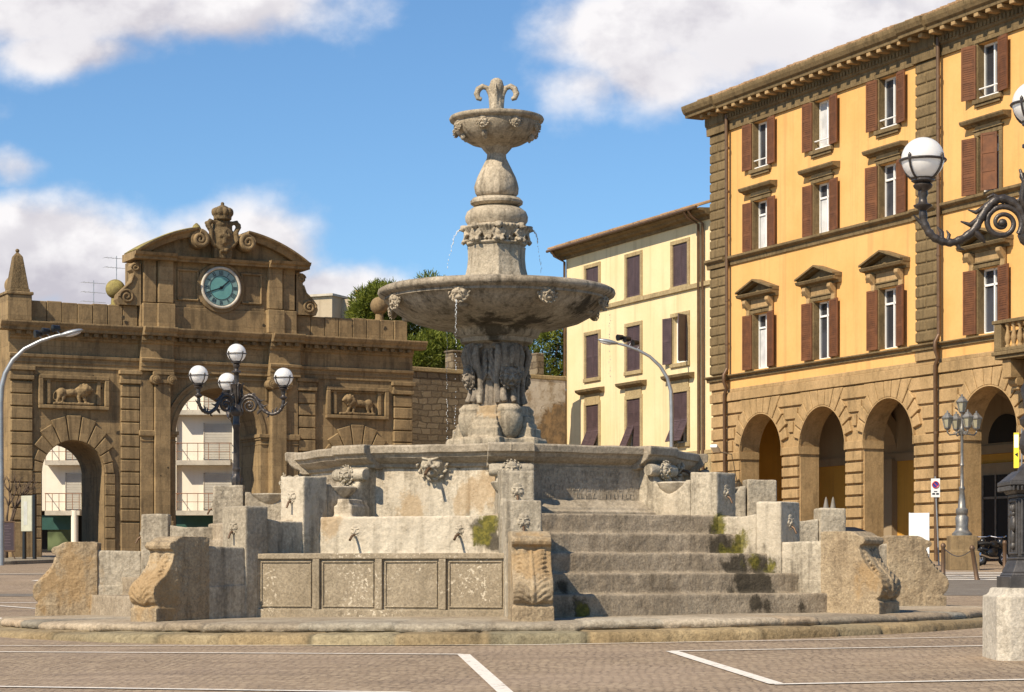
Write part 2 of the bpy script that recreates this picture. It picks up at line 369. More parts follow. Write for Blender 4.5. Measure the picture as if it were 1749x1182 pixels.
M['tufa'] = stone('gate_stone', (.325, .225, .114), (.24, .165, .085), (.11, .078, .044), .55, .5, .25, .35, ashlar=(1.25, .62), grain=.45)
M['tufa_dark'] = stone('gate_weathered_stone', (.22, .15, .075), (.15, .105, .055), (.07, .055, .03), .6, .6, .5, .7)
M['tufa_moss'] = stone('gate_mossy_stone', (.33, .27, .09), (.21, .165, .07), (.10, .085, .04), 1.2, .3, .5, .6)
M['peperino'] = stone('palace_stone', (.46, .305, .15), (.35, .23, .108), (.22, .148, .072), .6, .3, .3, .35, grain=.5)
M['peperino_dark'] = stone('palace_trim_stone', (.225, .158, .078), (.165, .115, .056), (.09, .063, .03), .7, .45, .3, .45, grain=.6)
M['orange'] = stucco('orange_stucco', (.74, .42, .155), (.67, .37, .125), (.42, .24, .095))
M['yellow'] = stucco('yellow_stucco', (.77, .625, .375), (.72, .57, .32), (.48, .36, .20))
M['trim'] = stone('yellow_house_trim', (.42, .32, .17), (.34, .255, .135), (.22, .165, .09), .8, .3, .3, .4)
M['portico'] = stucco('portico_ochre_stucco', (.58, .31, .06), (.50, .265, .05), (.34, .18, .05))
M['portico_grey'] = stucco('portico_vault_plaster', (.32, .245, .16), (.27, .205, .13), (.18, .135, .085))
M['shutter'] = plain('red_brown_shutter_paint', (.14, .052, .017), .65, 0, .25, 2.5)
M['shutter2'] = plain('plum_brown_shutter_paint', (.075, .046, .048), .6, 0, .2, 2.5)
M['white'] = plain('white_paint', (.80, .79, .76), .5, 0, .05)
M['glass'] = glass_mat('window_glass', (.055, .06, .075))
M['curtain'] = plain('white_curtain', (.52, .52, .52), .9, 0, .2, 1.5)
M['tile'] = stone('roof_tile', (.42, .27, .15), (.33, .20, .10), (.17, .11, .06), 1.3, .1, .4, .5)
M['pipe'] = plain('brown_downpipe', (.13, .075, .04), .5, .3, .2)
M['iron'] = plain('black_cast_iron', (.062, .052, .046), .36, .35, .35, 9, .35, 30)
M['iron_grey'] = plain('grey_painted_iron', (.20, .19, .175), .45, .5, .25, 6, .2, 30)
M['iron_base'] = plain('grey_cast_iron_base', (.075, .068, .064), .5, .35, .3, 5, .3, 30)
M['galv'] = plain('galvanised_steel', (.34, .35, .36), .42, .6, .12)
M['opal'] = None
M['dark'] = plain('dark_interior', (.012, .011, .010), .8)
M['rust'] = plain('rusty_railing', (.26, .13, .07), .7, .2, .3, 5)
M['plaster_white'] = stucco('white_render', (.80, .74, .62), (.76, .69, .57), (.62, .54, .42))
M['concrete'] = plain('balcony_concrete', (.46, .41, .33), .9, 0, .2, 2, .3)
M['bark'] = plain('bark', (.09, .06, .04), .95, 0, .3, 6, .8, 12)
M['black'] = plain('black_paint', (.012, .012, .013), .3, 0, .1)
M['rubber'] = plain('black_rubber', (.015, .015, .015), .8)
M['chrome'] = plain('chrome', (.6, .6, .62), .18, 1.0, .05)
M['pedestal'] = stone('white_lamp_pedestal', (.56, .50, .41), (.47, .415, .335), (.33, .285, .22), 1.1, .4, .4, .5)
def opal():
    m, N, b = base_mat('opal_globe')
    b.inputs['Base Color'].default_value = (.83, .815, .80, 1); b.inputs['Roughness'].default_value = .22
    tr = N.new('ShaderNodeBsdfTranslucent'); tr.inputs[0].default_value = (.95, .93, .90, 1); mx = N.new('ShaderNodeMixShader'); mx.inputs[0].default_value = .42
    b.inputs['Base Color'].default_value = (.95, .93, .90, 1)
    out = [n for n in N.n if n.type == 'OUTPUT_MATERIAL'][0]; N.l.new(b.outputs[0], mx.inputs[1]); N.l.new(tr.outputs[0], mx.inputs[2]); N.l.new(mx.outputs[0], out.inputs[0])
    return m
M['opal'] = opal()
def cobble():
    m, N, b = base_mat('stone_setts'); p = geo_pos(N)
    rot = N.new('ShaderNodeVectorRotate', rotation_type='Z_AXIS'); N.set(rot.inputs['Vector'], p); rot.inputs['Angle'].default_value = .62
    w = N.vm('ADD', rot.outputs[0], N.scale(N.vm('SUBTRACT', N.noise(p, 1.6, 5, .6, 'Color'), (.5, .5, .5)), (.34, .34, 0)))
    bt = N.new('ShaderNodeTexBrick'); N.set(bt.inputs['Vector'], w); bt.inputs['Scale'].default_value = 1
    bt.inputs['Brick Width'].default_value = .118; bt.inputs['Row Height'].default_value = .092; bt.inputs['Mortar Size'].default_value = .010; bt.inputs['Mortar Smooth'].default_value = .4
    bt.inputs['Color1'].default_value = (.0, .0, .0, 1); bt.inputs['Color2'].default_value = (1, 1, 1, 1); bt.inputs['Mortar'].default_value = (.5, .5, .5, 1)
    big = N.noise(p, .35, 6, .62); fine = N.noise(p, 25, 4, .65)
    c = N.mix(bt.outputs['Color'], (.225, .158, .098), (.40, .30, .195))
    c = N.mix(N.ss(big, .38, .66, 0, .5), c, (.41, .305, .215))
    c = N.mix(N.ss(N.noise(N.scale(p, (.25, 1.1, 1)), 1.1, 6, .65), .46, .70, 0, .65), c, (.175, .125, .085))
    c = N.mix(N.ss(fine, .35, .75, 0, .5), c, (.40, .31, .23))
    c = N.mix(N.m('MULTIPLY', bt.outputs['Fac'], N.ss(N.noise(p, 1.3, 4, .6), .35, .65, .25, .85)), c, (.10, .072, .05))
    N.set(b.inputs['Base Color'], c); b.inputs['Roughness'].default_value = .85; b.inputs['Specular IOR Level'].default_value = .3
    bump(N, b, N.m('ADD', N.m('MULTIPLY', bt.outputs['Fac'], -1.3), N.m('ADD', N.m('MULTIPLY', fine, .5), N.m('MULTIPLY', bt.outputs['Color'], .35))), .8, .025)
    return m
M['setts'] = cobble()
M['asphalt'] = stone('asphalt_road', (.20, .175, .145), (.165, .14, .115), (.11, .092, .075), 1.2, 0, .5, .4)
M['paving'] = stone('pavement_stone', (.30, .255, .19), (.24, .2, .145), (.16, .13, .09), .9, 0, .5, .4)
def paint():
    m, N, b = base_mat('worn_white_road_paint'); p = geo_pos(N)
    k = N.m('MULTIPLY', N.ss(N.noise(p, 9, 6, .75), .52, .66), .7)
    N.set(b.inputs['Base Color'], N.mix(k, (.72, .66, .58), (.30, .235, .175))); b.inputs['Roughness'].default_value = .85
    bump(N, b, N.noise(p, 30, 4, .6), .4, .02)
    return m
M['paint'] = paint()
def leaf(name, a, b_, c_):
    m, N, b = base_mat(name); p = geo_pos(N)
    c = N.mix(N.ss(N.noise(p, .9, 4, .6), .35, .65), a, b_); c = N.mix(N.ss(N.noise(p, 5, 3, .6), .45, .7), c, c_)
    N.set(b.inputs['Base Color'], c); b.inputs['Roughness'].default_value = .6; b.inputs['Specular IOR Level'].default_value = .3
    tr = N.new('ShaderNodeBsdfTranslucent'); N.set(tr.inputs[0], c); mx = N.new('ShaderNodeMixShader'); mx.inputs[0].default_value = .25
    out = [n for n in N.n if n.type == 'OUTPUT_MATERIAL'][0]
    N.l.new(b.outputs[0], mx.inputs[1]); N.l.new(tr.outputs[0], mx.inputs[2]); N.l.new(mx.outputs[0], out.inputs[0])
    return m
M['pine'] = leaf('pine_foliage', (.075, .10, .012), (.155, .18, .022), (.25, .26, .035))
def rubble_mat():
    m, N, b = base_mat('rubble_masonry'); p = geo_pos(N)
    rot = N.new('ShaderNodeVectorRotate', rotation_type='X_AXIS'); N.set(rot.inputs['Vector'], p); rot.inputs['Angle'].default_value = -PI / 2
    w = N.vm('ADD', rot.outputs[0], N.scale(N.vm('SUBTRACT', N.noise(p, 1.1, 3, .6, 'Color'), (.5, .5, .5)), (.5, .35, .3)))
    bt = N.new('ShaderNodeTexBrick'); N.set(bt.inputs['Vector'], w); bt.inputs['Scale'].default_value = 1; bt.offset = .37
    bt.inputs['Brick Width'].default_value = .50; bt.inputs['Row Height'].default_value = .31; bt.inputs['Mortar Size'].default_value = .03; bt.inputs['Mortar Smooth'].default_value = .3
    bt.inputs['Color1'].default_value = (0, 0, 0, 1); bt.inputs['Color2'].default_value = (1, 1, 1, 1)
    c = N.mix(bt.outputs['Color'], (.125, .095, .06), (.25, .20, .13)); c = N.mix(N.ss(N.noise(p, 3, 6, .7), .4, .7, 0, .6), c, (.20, .145, .085))
    c = N.mix(N.m('MULTIPLY', bt.outputs['Fac'], .8), c, (.11, .08, .05))
    N.set(b.inputs['Base Color'], c); b.inputs['Roughness'].default_value = .95
    bump(N, b, N.m('ADD', N.m('MULTIPLY', bt.outputs['Fac'], -1.5), N.noise(p, 9, 6, .7)), .9, .07)
    return m
M['rubble'] = rubble_mat()

# ------------------------------------------------------------------ ground
def sheet(name, xs, ys, mat, dz, kind='structure'):
    mb = MB(); g = [[mb.bm.verts.new((x, y, gz(x, y) + dz)) for x in xs] for y in ys]
    for j in range(len(ys) - 1):
        for i in range(len(xs) - 1): mb.bm.faces.new((g[j][i], g[j][i + 1], g[j + 1][i + 1], g[j + 1][i]))
    o = mb.build(name, mat, smooth=180); return tag(o, kind=kind)
def rng(a, b, st): return [a + i * st for i in range(int(round((b - a) / st)) + 1)]
sheet('ground', [-900, -300, -120] + rng(-60, 60, 3) + [120, 300, 900], [-300, -120, -40] + rng(-20, 140, 2) + [200, 400, 1200], M['setts'], 0)
def strip(name, pts, w, mat, dz, kind='structure'):
    """flat band following the ground along a polyline of ground points"""
    mb = MB(); dense = []
    for a, b in zip(pts, pts[1:]):
        n = max(1, int((b - a).length / 1.0)); dense += [a.lerp(b, i / n) for i in range(n)]
    dense.append(pts[-1]); prev = None
    for i, p in enumerate(dense):
        a = dense[max(0, i - 1)]; b = dense[min(len(dense) - 1, i + 1)]; d = (b - a); d.z = 0; d.normalize(); n = Vector((-d.y, d.x, 0)) * w / 2
        q = []
        for s_ in (-1, 1):
            v = p + n * s_; v.z = gz(v.x, v.y) + dz; q.append(mb.bm.verts.new(v))
        if prev: mb.bm.faces.new((prev[0], q[0], q[1], prev[1]))
        prev = q
    return tag(mb.build(name, mat), kind=kind)
def line(a, b, w=.12, dz=.010): return strip('painted_line', [ground_pt(*a), ground_pt(*b)], w, M['paint'], dz)
for a, b, w in (((-60, 1114), (792, 1118.5), .10), ((792, 1119), (870, 1190), .15), ((-60, 1173), (700, 1184), .11), ((1147, 1113), (1800, 1102), .10), ((1147, 1113), (1327, 1169.5), .15), ((1322, 1170), (1800, 1161), .12),
                ((-20, 1104), (900, 1102.5), .07), ((900, 1102.5), (1690, 1088.5), .07), ((-30, 1030), (62, 1030), .12), ((-30, 1033), (62, 1040), .12), ((-10, 1055), (14, 1059), .12)):
    line(a, b, w)
# asphalt lane behind and right of the fountain
strip('road', [Vector((-60, 58, 0)), Vector((-20, 60, 0)), Vector((4, 60, 0)), Vector((20, 55, 0)), Vector((60, 44, 0))], 15, M['asphalt'], .005)
for i in range(5):                                     # zebra crossing
    y = 62.5 + i * 1.75
    strip('crosswalk_stripe', [Vector((11.6 + i * .25, y, 0)), Vector((16.8 + i * .2, y - .9, 0))], .62, M['paint'], .016)
for a, b in (((57, 993), (70, 991)), ((77, 990), (90, 988)), ((93, 987), (106, 985))): strip('painted_line', [ground_pt(*a), ground_pt(*b)], .14, M['paint'], .012)
strip('painted_line', [ground_pt(-30, 981), ground_pt(100, 979.5)], .2, M['paint'], .012)
def raised(name, poly, h, mat, kerb):
    mb = MB()
    mb.prism(poly, lambda x, y: (x, y, gz(x, y) - .3), lambda x, y: (x, y, gz(x, y) + h))
    o = tag(mb.build(name, mat, bevel=.03, seg=2), kind='structure'); return o
raised('traffic_island', [(-40, 80.5), (-19.2, 80.5), (-18.3, 81.4), (-17.4, 84.5), (-17.6, 87), (-18.6, 89.5), (-40, 92)], .14, M['paving'], None)

# ------------------------------------------------------------------ the fountain
CX0, CY0, ZB = -.26, 37.5, .65
ARM0 = 4.1
fount = thing('fountain', (CX0, CY0, ZB), 0, 'tall grey stone fountain with two round bowls above an octagonal basin and steps', 'fountain')
OFF = (0, 0, -ZB)
def fpart(mb, name, mat, parent=None, **kw):
    mb.off = Vector(OFF); return mb.build(name, mat, parent or fount, **kw)
def pol(th, r, z=0.0): return Vector((r * math.sin(th), -r * math.cos(th), z))
TILT = .010
# round plinth: two shallow steps following the fall of the square
def ring_step(name, prof, mat, joints, seed):
    rr = random.Random(seed); n = 900; mb = MB(); st = 2 * PI / joints
    cut = [i * st + rr.uniform(-.28, .28) * st for i in range(joints)]
    lift = [(rr.uniform(-.014, .014), rr.uniform(-.0016, .0016)) for _ in cut]
    mb.lathe(prof, n); lay = mb.bm.verts.layers.float_color.new('tint'); tn = [rr.uniform(.72, 1.18) for _ in cut]; wm = [rr.uniform(-.06, .10) for _ in cut]
    for v in mb.bm.verts:
        v[lay] = (1, 1, 1, 1)
        a = math.atan2(v.co.x, -v.co.y) % (2 * PI); r = math.hypot(v.co.x, v.co.y)
        if r > prof[1][0] - .4:
            k = max([i for i, c in enumerate(cut) if c <= a], default=joints - 1)
            d = min(abs((a - c + PI) % (2 * PI) - PI) for c in cut)
            j = max(0, 1 - d / .0035) ** .6
            q = 1 + lift[k][1] - .0030 * j + .0022 * noise.noise((v.co.x * 2.5, v.co.y * 2.5, v.co.z * 4 + seed)) + .0010 * noise.noise((v.co.x * 11, v.co.y * 11, v.co.z * 9 + seed))
            t_ = tn[k] * (1 - .45 * j); v[lay] = (t_ * (1 + wm[k]), t_, t_ * (1 - wm[k]), 1)
            v.co.x *= q; v.co.y *= q; v.co.z += lift[k][0] - .022 * j + .008 * noise.noise((v.co.x * 6, v.co.y * 6, seed))
        v.co.z += TILT * v.co.x + .010 * noise.noise((v.co.x * 1.3, v.co.y * 1.3, seed))
    return fpart(mb, name, mat, smooth=50)
ring_step('lower_step', [(6.0, .30), (8.80, .30), (8.84, .55), (8.84, .74), (8.80, .785), (8.72, .80), (6.0, .815)], M['kerbstone'], 46, 3)
ring_step('upper_slab', [(.5, .60), (8.05, .60), (8.08, .79), (8.155, .81), (8.175, .85), (8.165, .885), (8.11, .915), (8.0, .925), (6.4, .945), (.5, .96)], M['ringslab'], 40, 9)

# --- carved lion mask, one mesh reused everywhere (faces -Y, about 1 unit across)
def mask_mesh(mane, mat):
    mb = MB(); RY = lambda a: Matrix.Rotation(R(a), 3, 'Y')
    mb.ell((0, -.06, 0), (.30, .20, .37), None, 3)                       # skull
    mb.ell((0, -.16, .22), (.20, .10, .12))                              # forehead
    for s_ in (-1, 1):
        mb.ell((s_ * .125, -.245, .105), (.115, .055, .035), RY(-s_ * 16)) # brow
        mb.ell((s_ * .185, -.19, -.06), (.085, .08, .10)); mb.ell((s_ * .12, -.215, .035), (.045, .035, .03))   # cheek, eye
        mb.ell((s_ * .075, -.29, -.10), (.085, .07, .055), RY(s_ * 12))  # upper lip
        mb.tube([(s_ * .02, -.29, -.12), (s_ * .11, -.27, -.16), (s_ * .17, -.22, -.24)], [.03, .035, .025], 6)
        mb.ell((s_ * .29, -.06, .20), (.07, .06, .09), RY(s_ * 25))      # ear
    mb.tube([(0, -.24, .10), (0, -.30, .0), (0, -.335, -.06)], [.045, .055, .065], 8); mb.ell((0, -.335, -.055), (.075, .045, .035))
    mb.ell((0, -.22, -.30), (.10, .08, .06))                             # chin
    if mane:
        bmesh.ops.scale(mb.bm, vec=(1.2, 1.15, 1.12), verts=mb.bm.verts[:])
        rr = random.Random(4); mb.ell((0, .02, -.02), (.46, .10, .50), None, 3)
        for ring, (rad, n, sz) in enumerate(((.45, 15, .075),)):
            for i in range(n):
                a = 2 * PI * (i + .5 * ring) / n; k = rad; c = Vector((k * math.sin(a), -.06, k * 1.06 * math.cos(a)))
                t_ = Vector((math.cos(a + .6), 0, -math.sin(a + .6))) * sz
                mb.tube([c - t_ * 1.2, c + Vector((0, -.045, 0)) + Vector((math.sin(a), 0, math.cos(a))) * .03, c + t_ * 1.2], [.028, .052, .022], 6)
    else:
        mb.ell((0, .02, .05), (.36, .09, .40), None, 3)
        for i in range(9):
            a = R(-95) + R(190) * i / 8; c = Vector((.32 * math.sin(a), -.08, .36 * math.cos(a) + .02)); mb.ell(c, (.06, .07, .08), Matrix.Rotation(a, 3, 'Y'))
    o = mb.build('lion_mask', mat, worn=(.014, 1, 0, .1), smooth=180)
    me = o.data; bpy.data.objects.remove(o); return me
MASK_MANE, MASK_FACE = mask_mesh(True, M['travertine']), mask_mesh(False, M['travertine'])
MASK_BOWL = MASK_MANE.copy(); MASK_BOWL.materials[0] = M['shaft']; MASK_DARK = MASK_MANE.copy(); MASK_DARK.materials[0] = M['darkstone']
def put_mask(me, name, parent, loc, rz, size, tilt=0.0):
    o = bpy.data.objects.new(name, me); COL.objects.link(o); o.parent = parent
    o.location = Vector(loc) + Vector(OFF); o.rotation_euler = (tilt, 0, rz); o.scale = (size, size * (.62 if me is MASK_FACE else .8), size)
    return o

# --- stepped arm (prototype points to -Y), copied eight times
arm = MB()
arm.prism([(2.9, .5), (4.21, .5), (4.21, 2.97), (4.12, 2.97), (4.04, 2.88), (3.92, 2.80), (3.78, 2.77), (3.65, 2.82), (3.55, 2.94), (3.46, 3.10), (3.40, 3.24), (3.2, 3.3), (2.9, 3.3)], lambda r, z: (-.235, -r, z), lambda r, z: (.235, -r, z))
buttress = fpart(arm, 'buttress', M['travertine'], worn=(.02, 1, .016, .13))
for nm, poly, hw_ in (('masked_block', [(4.22, .5), (4.735, .5), (4.73, 3.075), (4.23, 3.085)], .255), ('ledge', [(4.70, .5), (5.46, .5), (5.45, 2.42), (5.2, 2.38), (4.72, 2.39)], .235), ('masked_block', [(5.45, .5), (5.915, .5), (5.91, 2.60), (5.46, 2.605)], .262), ('ledge', [(5.90, .5), (6.66, .5), (6.66, 2.0), (5.91, 1.985)], .24), ('foot_block', [(5.05, .5), (6.66, .5), (6.66, 1.42), (5.05, 1.46)], .25)):
    mb = MB(); mb.prism(poly, lambda r, z: (-hw_, -r, z), lambda r, z: (hw_, -r, z)); fpart(mb, nm, M['travertine'], buttress, worn=(.019, 1, .014, .13))
# scroll
sc = MB()
prof = [(6.62, .5), (7.72, .5), (7.74, 1.12), (7.70, 1.13), (7.80, 1.20), (7.83, 1.32), (7.80, 1.42), (7.70, 1.50), (7.60, 1.56), (7.50, 1.66), (7.42, 1.78), (7.39, 1.88), (7.40, 1.93), (7.47, 1.95), (7.49, 2.00), (7.46, 2.05), (7.36, 2.07), (7.30, 2.11), (7.22, 2.135), (6.70, 2.14), (6.62, 2.12)]
sc.prism(prof, lambda r, z: (-.27, -r, z), lambda r, z: (.27, -r, z))
sc.box(-.285, .285, -7.78, -7.35, .5, 1.11)
# acanthus leaf carved on the front of the scroll
path = [(7.78, 1.16), (7.845, 1.28), (7.82, 1.42), (7.71, 1.525), (7.61, 1.60), (7.52, 1.70), (7.45, 1.80), (7.43, 1.88)]
sc.tube([(0, -r - .005, z) for r, z in path], [.02, .026, .026, .026, .026, .024, .02, .016], 6)
def on_path(i):
    i = max(0, min(6.999, i)); j = int(i); f = i - j
    return Vector((0, -lerp(path[j][0], path[j + 1][0], f), lerp(path[j][1], path[j + 1][1], f)))
for k in range(11):
    for s_ in (-1, 1):
        i = k * .62 - .3; w_ = .245 - .006 * k
        P_ = [on_path(i + d) + Vector((s_ * w_ * x, .012 - .020 * math.sin(PI * min(1, x * 1.1)), 0)) for x, d in ((.06, 0), (.3, .55), (.6, 1.0), (.85, 1.2), (1, 1.15))]
        sc.tube([v + Vector((0, .008, 0)) for v in P_], [.012, .020, .023, .018, .008], 6)
for v in sc.bm.verts:
    if v.co.y < -6.62: v.co.y = -6.62 + (v.co.y + 6.62) * .88
volute = fpart(sc, 'volute', M['volutestone'], buttress, worn=(.015, 1, .024, .13))
# masks and spouts on the two blocks
put_mask(MASK_FACE, 'mask', buttress, (0, -4.70, 2.78), 0, .33); put_mask(MASK_FACE, 'mask', buttress, (0, -5.88, 2.30), 0, .33)
for r, z in ((4.86, 2.70), (6.04, 2.22)):
    sp = MB(); sp.tube([(0, -r + .1, z), (0, -r + .06, z - .02), (0, -r + .02, z - .10)], [.020, .018, .016], 8)
    fpart(sp, 'spout', M['pipe'], buttress, smooth=60)
# corner pipe with lion head above the bowl
cp = MB()
cp.tube([(-.34, -3.47, 3.14), (-.30, -3.47, 3.14), (.30, -3.47, 3.14), (.34, -3.47, 3.14)], [.085, .10, .10, .085], 14)
fpart(cp, 'crossbar', M['travertine'], buttress, smooth=60)
put_mask(MASK_MANE, 'mask', buttress, (0, -3.55, 3.14), 0, .30)
bw = MB(); bw.lathe([(.04, 2.66), (.20, 2.72), (.30, 2.86), (.34, 2.93), (.31, 2.95), (.24, 2.86), (.05, 2.82)], 20, c=(0, -3.80, 0)); fpart(bw, 'small_bowl', M['travertine'], buttress, smooth=60)
mz = MB(); mz.ell((0, -3.80, 2.87), (.23, .23, .035)); fpart(mz, 'moss_cushion', plain('yellow_moss', (.22, .17, .03), .95, 0, .4, 14, .9, 25), buttress, smooth=180)
for k in range(8):
    th = R(ARM0 + 45 * k)
    o = buttress if k == 0 else copy_tree(buttress, fount)
    o.rotation_euler.z = th; o.location.z = TILT * 6 * math.sin(th)

# --- panel walls with two troughs (four) and flights of steps (four), prototypes face -Y
def face_group(make, first):
    base = make(); out = []
    for k in range(4):
        th = R(ARM0 + 22.5 + first + 90 * k)
        for j, o in enumerate(base):
            c = o if k == 0 else copy_tree(o, fount)
            c.rotation_euler.z = th; c.location.z = TILT * 5 * math.sin(th)
def panel_side():
    objs = []; hw = 2.17
    mb = MB(); mb.box(-hw, hw, -5.3, -5.05, .6, 1.80); mb.box(-hw, hw, -5.30, -5.03, 1.80, 1.875)
    wp = fpart(mb, 'panelled_wall', M['panelstone'], worn=(.03, 1, .012, .3))
    fr = MB(); y0, y1 = -5.35, -5.29; n = 4; w = 3.96 / n
    fr.box(-2.03, 2.03, y0, y1, 1.79, 1.87); fr.box(-2.03, 2.03, y0, y1, .90, 1.05)
    for i in range(n + 1):
        x = -1.98 + i * w; fr.box(x - .055, x + .055, y0, y1, 1.05, 1.79)
    for i in range(n):                                    # inner moulding of each panel
        a, b = -1.98 + i * w + .055, -1.98 + (i + 1) * w - .055
        for q in ((a + .03, b - .03, 1.735, 1.76), (a + .03, b - .03, 1.08, 1.105), (a + .03, a + .055, 1.105, 1.735), (b - .055, b - .03, 1.105, 1.735)): fr.box(q[0], q[1], -5.322, y1, q[2], q[3])
    fpart(fr, 'panel_moulding', M['panelstone'], wp, bevel=.012, seg=2)
    tr = MB(); tr.box(-2.0, 2.0, -5.06, -4.2, 1.3, 1.70); fpart(tr, 'water', M['water'], wp)
    m2 = MB(); m2.box(-1.715, 1.715, -4.15, -3.85, .6, 2.44); m2.box(-1.68, 1.68, -4.21, -4.11, 1.7, 1.86); m2.box(-1.30, -1.0, -3.95, -3.2, 2.3, 2.62); m2.box(-1.24, -1.04, -3.95, -3.2, 2.5, 2.72)
    wt = fpart(m2, 'trough_wall', M['limestone'], worn=(.022, 1, .022, .13))
    t2 = MB(); t2.box(-1.6, 1.6, -3.87, -3.0, 1.9, 2.32); fpart(t2, 'water', M['water'], wt)
    for x in (-.86, .82):
        put_mask(MASK_FACE, 'mask', wt, (x, -4.11, 2.22), 0, .30)
        sp = MB(); sp.tube([(x, -4.18, 2.16), (x, -4.28, 2.14), (x + .0, -4.36, 2.08)], .02, 8); fpart(sp, 'spout', M['pipe'], wt, smooth=60)
    lm = put_mask(MASK_MANE, 'lion_mask', fount, (0, -3.02, 3.10), 0, .50); lm.location = (0, 0, 0)
    mm = MASK_MANE.copy(); mm.transform(Matrix.Translation(Vector((0, -3.06, 3.29 - ZB))) @ Matrix.Diagonal((.52, .46, .52, 1))); lm.data = mm; lm.scale = (1, 1, 1)
    sp = MB(); sp.tube([(0, -3.14, 3.22), (0, -3.3, 3.18), (0, -3.40, 3.10)], .024, 8); fpart(sp, 'spout', M['pipe'], lm, smooth=60)
    return [wp, wt, lm]
def water():
    m, N, b = base_mat('still_water'); b.inputs['Base Color'].default_value = (.05, .06, .045, 1); b.inputs['Roughness'].default_value = .08
    bump(N, b, N.noise(geo_pos(N), 9, 3, .5), .2, .02); return m
M['water'] = water()
def stair_side():
    ap = [6.33, 5.84, 5.34, 4.86, 4.47]; mb = MB()
    for i, a in enumerate(ap):
        z1 = .95 + .296 * (i + 1); hw = a * math.tan(R(22.5)) - .02; back = ap[i + 1] - .12 if i < 4 else 3.1
        mb.box(-hw, hw, -a, -back, z1 - .36 if i else .55, z1 - (.0 if i else 0))
        
    st = fpart(mb, 'steps', M['steps'], worn=(.022, 1, .026, .13))
    m2 = MB(); m2.prism([(3.0, 2.40), (3.36, 2.40), (3.36, 2.50), (3.30, 2.52), (3.28, 2.56), (3.20, 2.60), (3.10, 2.68), (3.0, 2.69)], lambda r, z: (-1.36, -r, z), lambda r, z: (1.36, -r, z))
    mo = fpart(m2, 'base_moulding', M['slab'], bevel=.012, seg=2)
    tb = MB(); tb.box(-1.02, 1.02, -3.06, -2.9, 2.68, 3.2)
    ins = tb; rr = random.Random(5)                      # worn, no longer legible carved strokes
    for row in range(4):
        x = -.93; z = 3.10 - row * .115
        while x < .9:
            w = rr.uniform(.03, .055); k = rr.randrange(5)
            if k != 4:
                ins.obox((x, -3.06, z), (.011, .014, .075), Matrix.Rotation(rr.choice((0, 0, .25, -.25)), 3, 'Y'))
                if k == 1: ins.obox((x + w / 2, -3.06, z + .032), (w, .014, .011), Matrix.Identity(3))
                if k == 2: ins.obox((x + w, -3.06, z), (.011, .014, .075), Matrix.Identity(3)); ins.obox((x + w / 2, -3.06, z), (w, .014, .01), Matrix.Identity(3))
                if k == 3: ins.obox((x + w / 2, -3.06, z - .03), (w, .014, .011), Matrix.Identity(3))
            x += w + rr.uniform(.02, .035)
    t = fpart(tb, 'inscription_tablet', M['slab'])
    return [st, mo, t]
face_group(panel_side, -45); face_group(stair_side, 0)

# --- octagonal basin wall and cornice
c8 = 1 / math.cos(R(22.5))
bm_ = MB(); bm_.lathe([(3.0 * c8, .6), (3.0 * c8, 3.28), (2.7 * c8, 3.28), (2.7 * c8, 2.9), (.2, 2.9)], 8, a0=R(ARM0))
core = fpart(bm_, 'basin_wall', M['limestone'])
cor = [(3.0, 3.20), (3.05, 3.22), (3.05, 3.27), (3.12, 3.30), (3.20, 3.36), (3.23, 3.42), (3.27, 3.43), (3.28, 3.53), (3.26, 3.555), (2.72, 3.555), (2.70, 3.2)]
cb = MB(); n8 = 8
rings = [[cb.bm.verts.new(pol(R(ARM0 + 45 * i), r * c8, z + .004 * 0)) for i in range(8)] for r, z in cor]
for A, B in zip(rings, rings[1:] + [rings[0]]):
    for i in range(8): cb.bm.faces.new((A[i], A[(i + 1) % 8], B[(i + 1) % 8], B[i]))
bmesh.ops.subdivide_edges(cb.bm, edges=[e for e in cb.bm.edges if e.calc_length() > 1], cuts=14, use_grid_fill=True)
for v in cb.bm.verts: v.co += Vector([noise.noise(v.co * 2.1 + Vector((k * 7, 0, 0))) * .012 for k in range(3)])
fpart(cb, 'cornice', M['slab'], core, bevel=.006)
for k in range(8):                                         # the cornice breaks forward over each arm
    th = R(ARM0 + 45 * k); mb = MB()
    P8 = [(r * c8 + .055 - (3.0 * c8 - 3.0) * .25, z - .006 if z < 3.5 else z + .012) for r, z in cor[:-2]] + [(3.0, 3.56), (3.0, 3.2)]
    rot = Matrix.Rotation(th, 3, 'Z')
    mb.prism(P8, lambda r, z: rot @ Vector((-.36, -r, z)), lambda r, z: rot @ Vector((.36, -r, z)))
    fpart(mb, 'cornice_block', M['slab'], core, bevel=.01)
wt = MB(); wt.lathe([(2.75 * c8, 3.3), (2.75 * c8, 3.40)], 8, a0=R(ARM0)); fpart(wt, 'water', M['water'], core)

# --- pedestal under the large bowl
pb = MB()
for k in range(4):
    th = R(ARM0 - 22.5 + 90 * k); rot = Matrix.Rotation(th, 3, 'Z')
    pb.obox(pol(th, .56, 3.68), (.64, .44, .28), rot); pb.obox(pol(th, .60, 3.69), (.54, .44, .20), rot)
    pb.obox(pol(th, .50, 3.90), (.52, .40, .16), rot); pb.obox(pol(th, .46, 4.02), (.47, .36, .10), rot); pb.obox(pol(th, .43, 4.12), (.41, .32, .12), rot); pb.obox(pol(th, .38, 4.26), (.35, .26, .18), rot)
    pb.tube([pol(th, .60, 3.86) + rot @ Vector((-.27, 0, 0)), pol(th, .60, 3.86) + rot @ Vector((.27, 0, 0))], .045, 8)
    th += R(45); rot = Matrix.Rotation(th, 3, 'Z'); pb.obox(pol(th, .46, 3.66), (.66, .36, .28), rot)
pb.lathe([(.56, 3.45), (.56, 3.78), (.42, 3.9), (.34, 4.2)], 8, a0=R(ARM0))
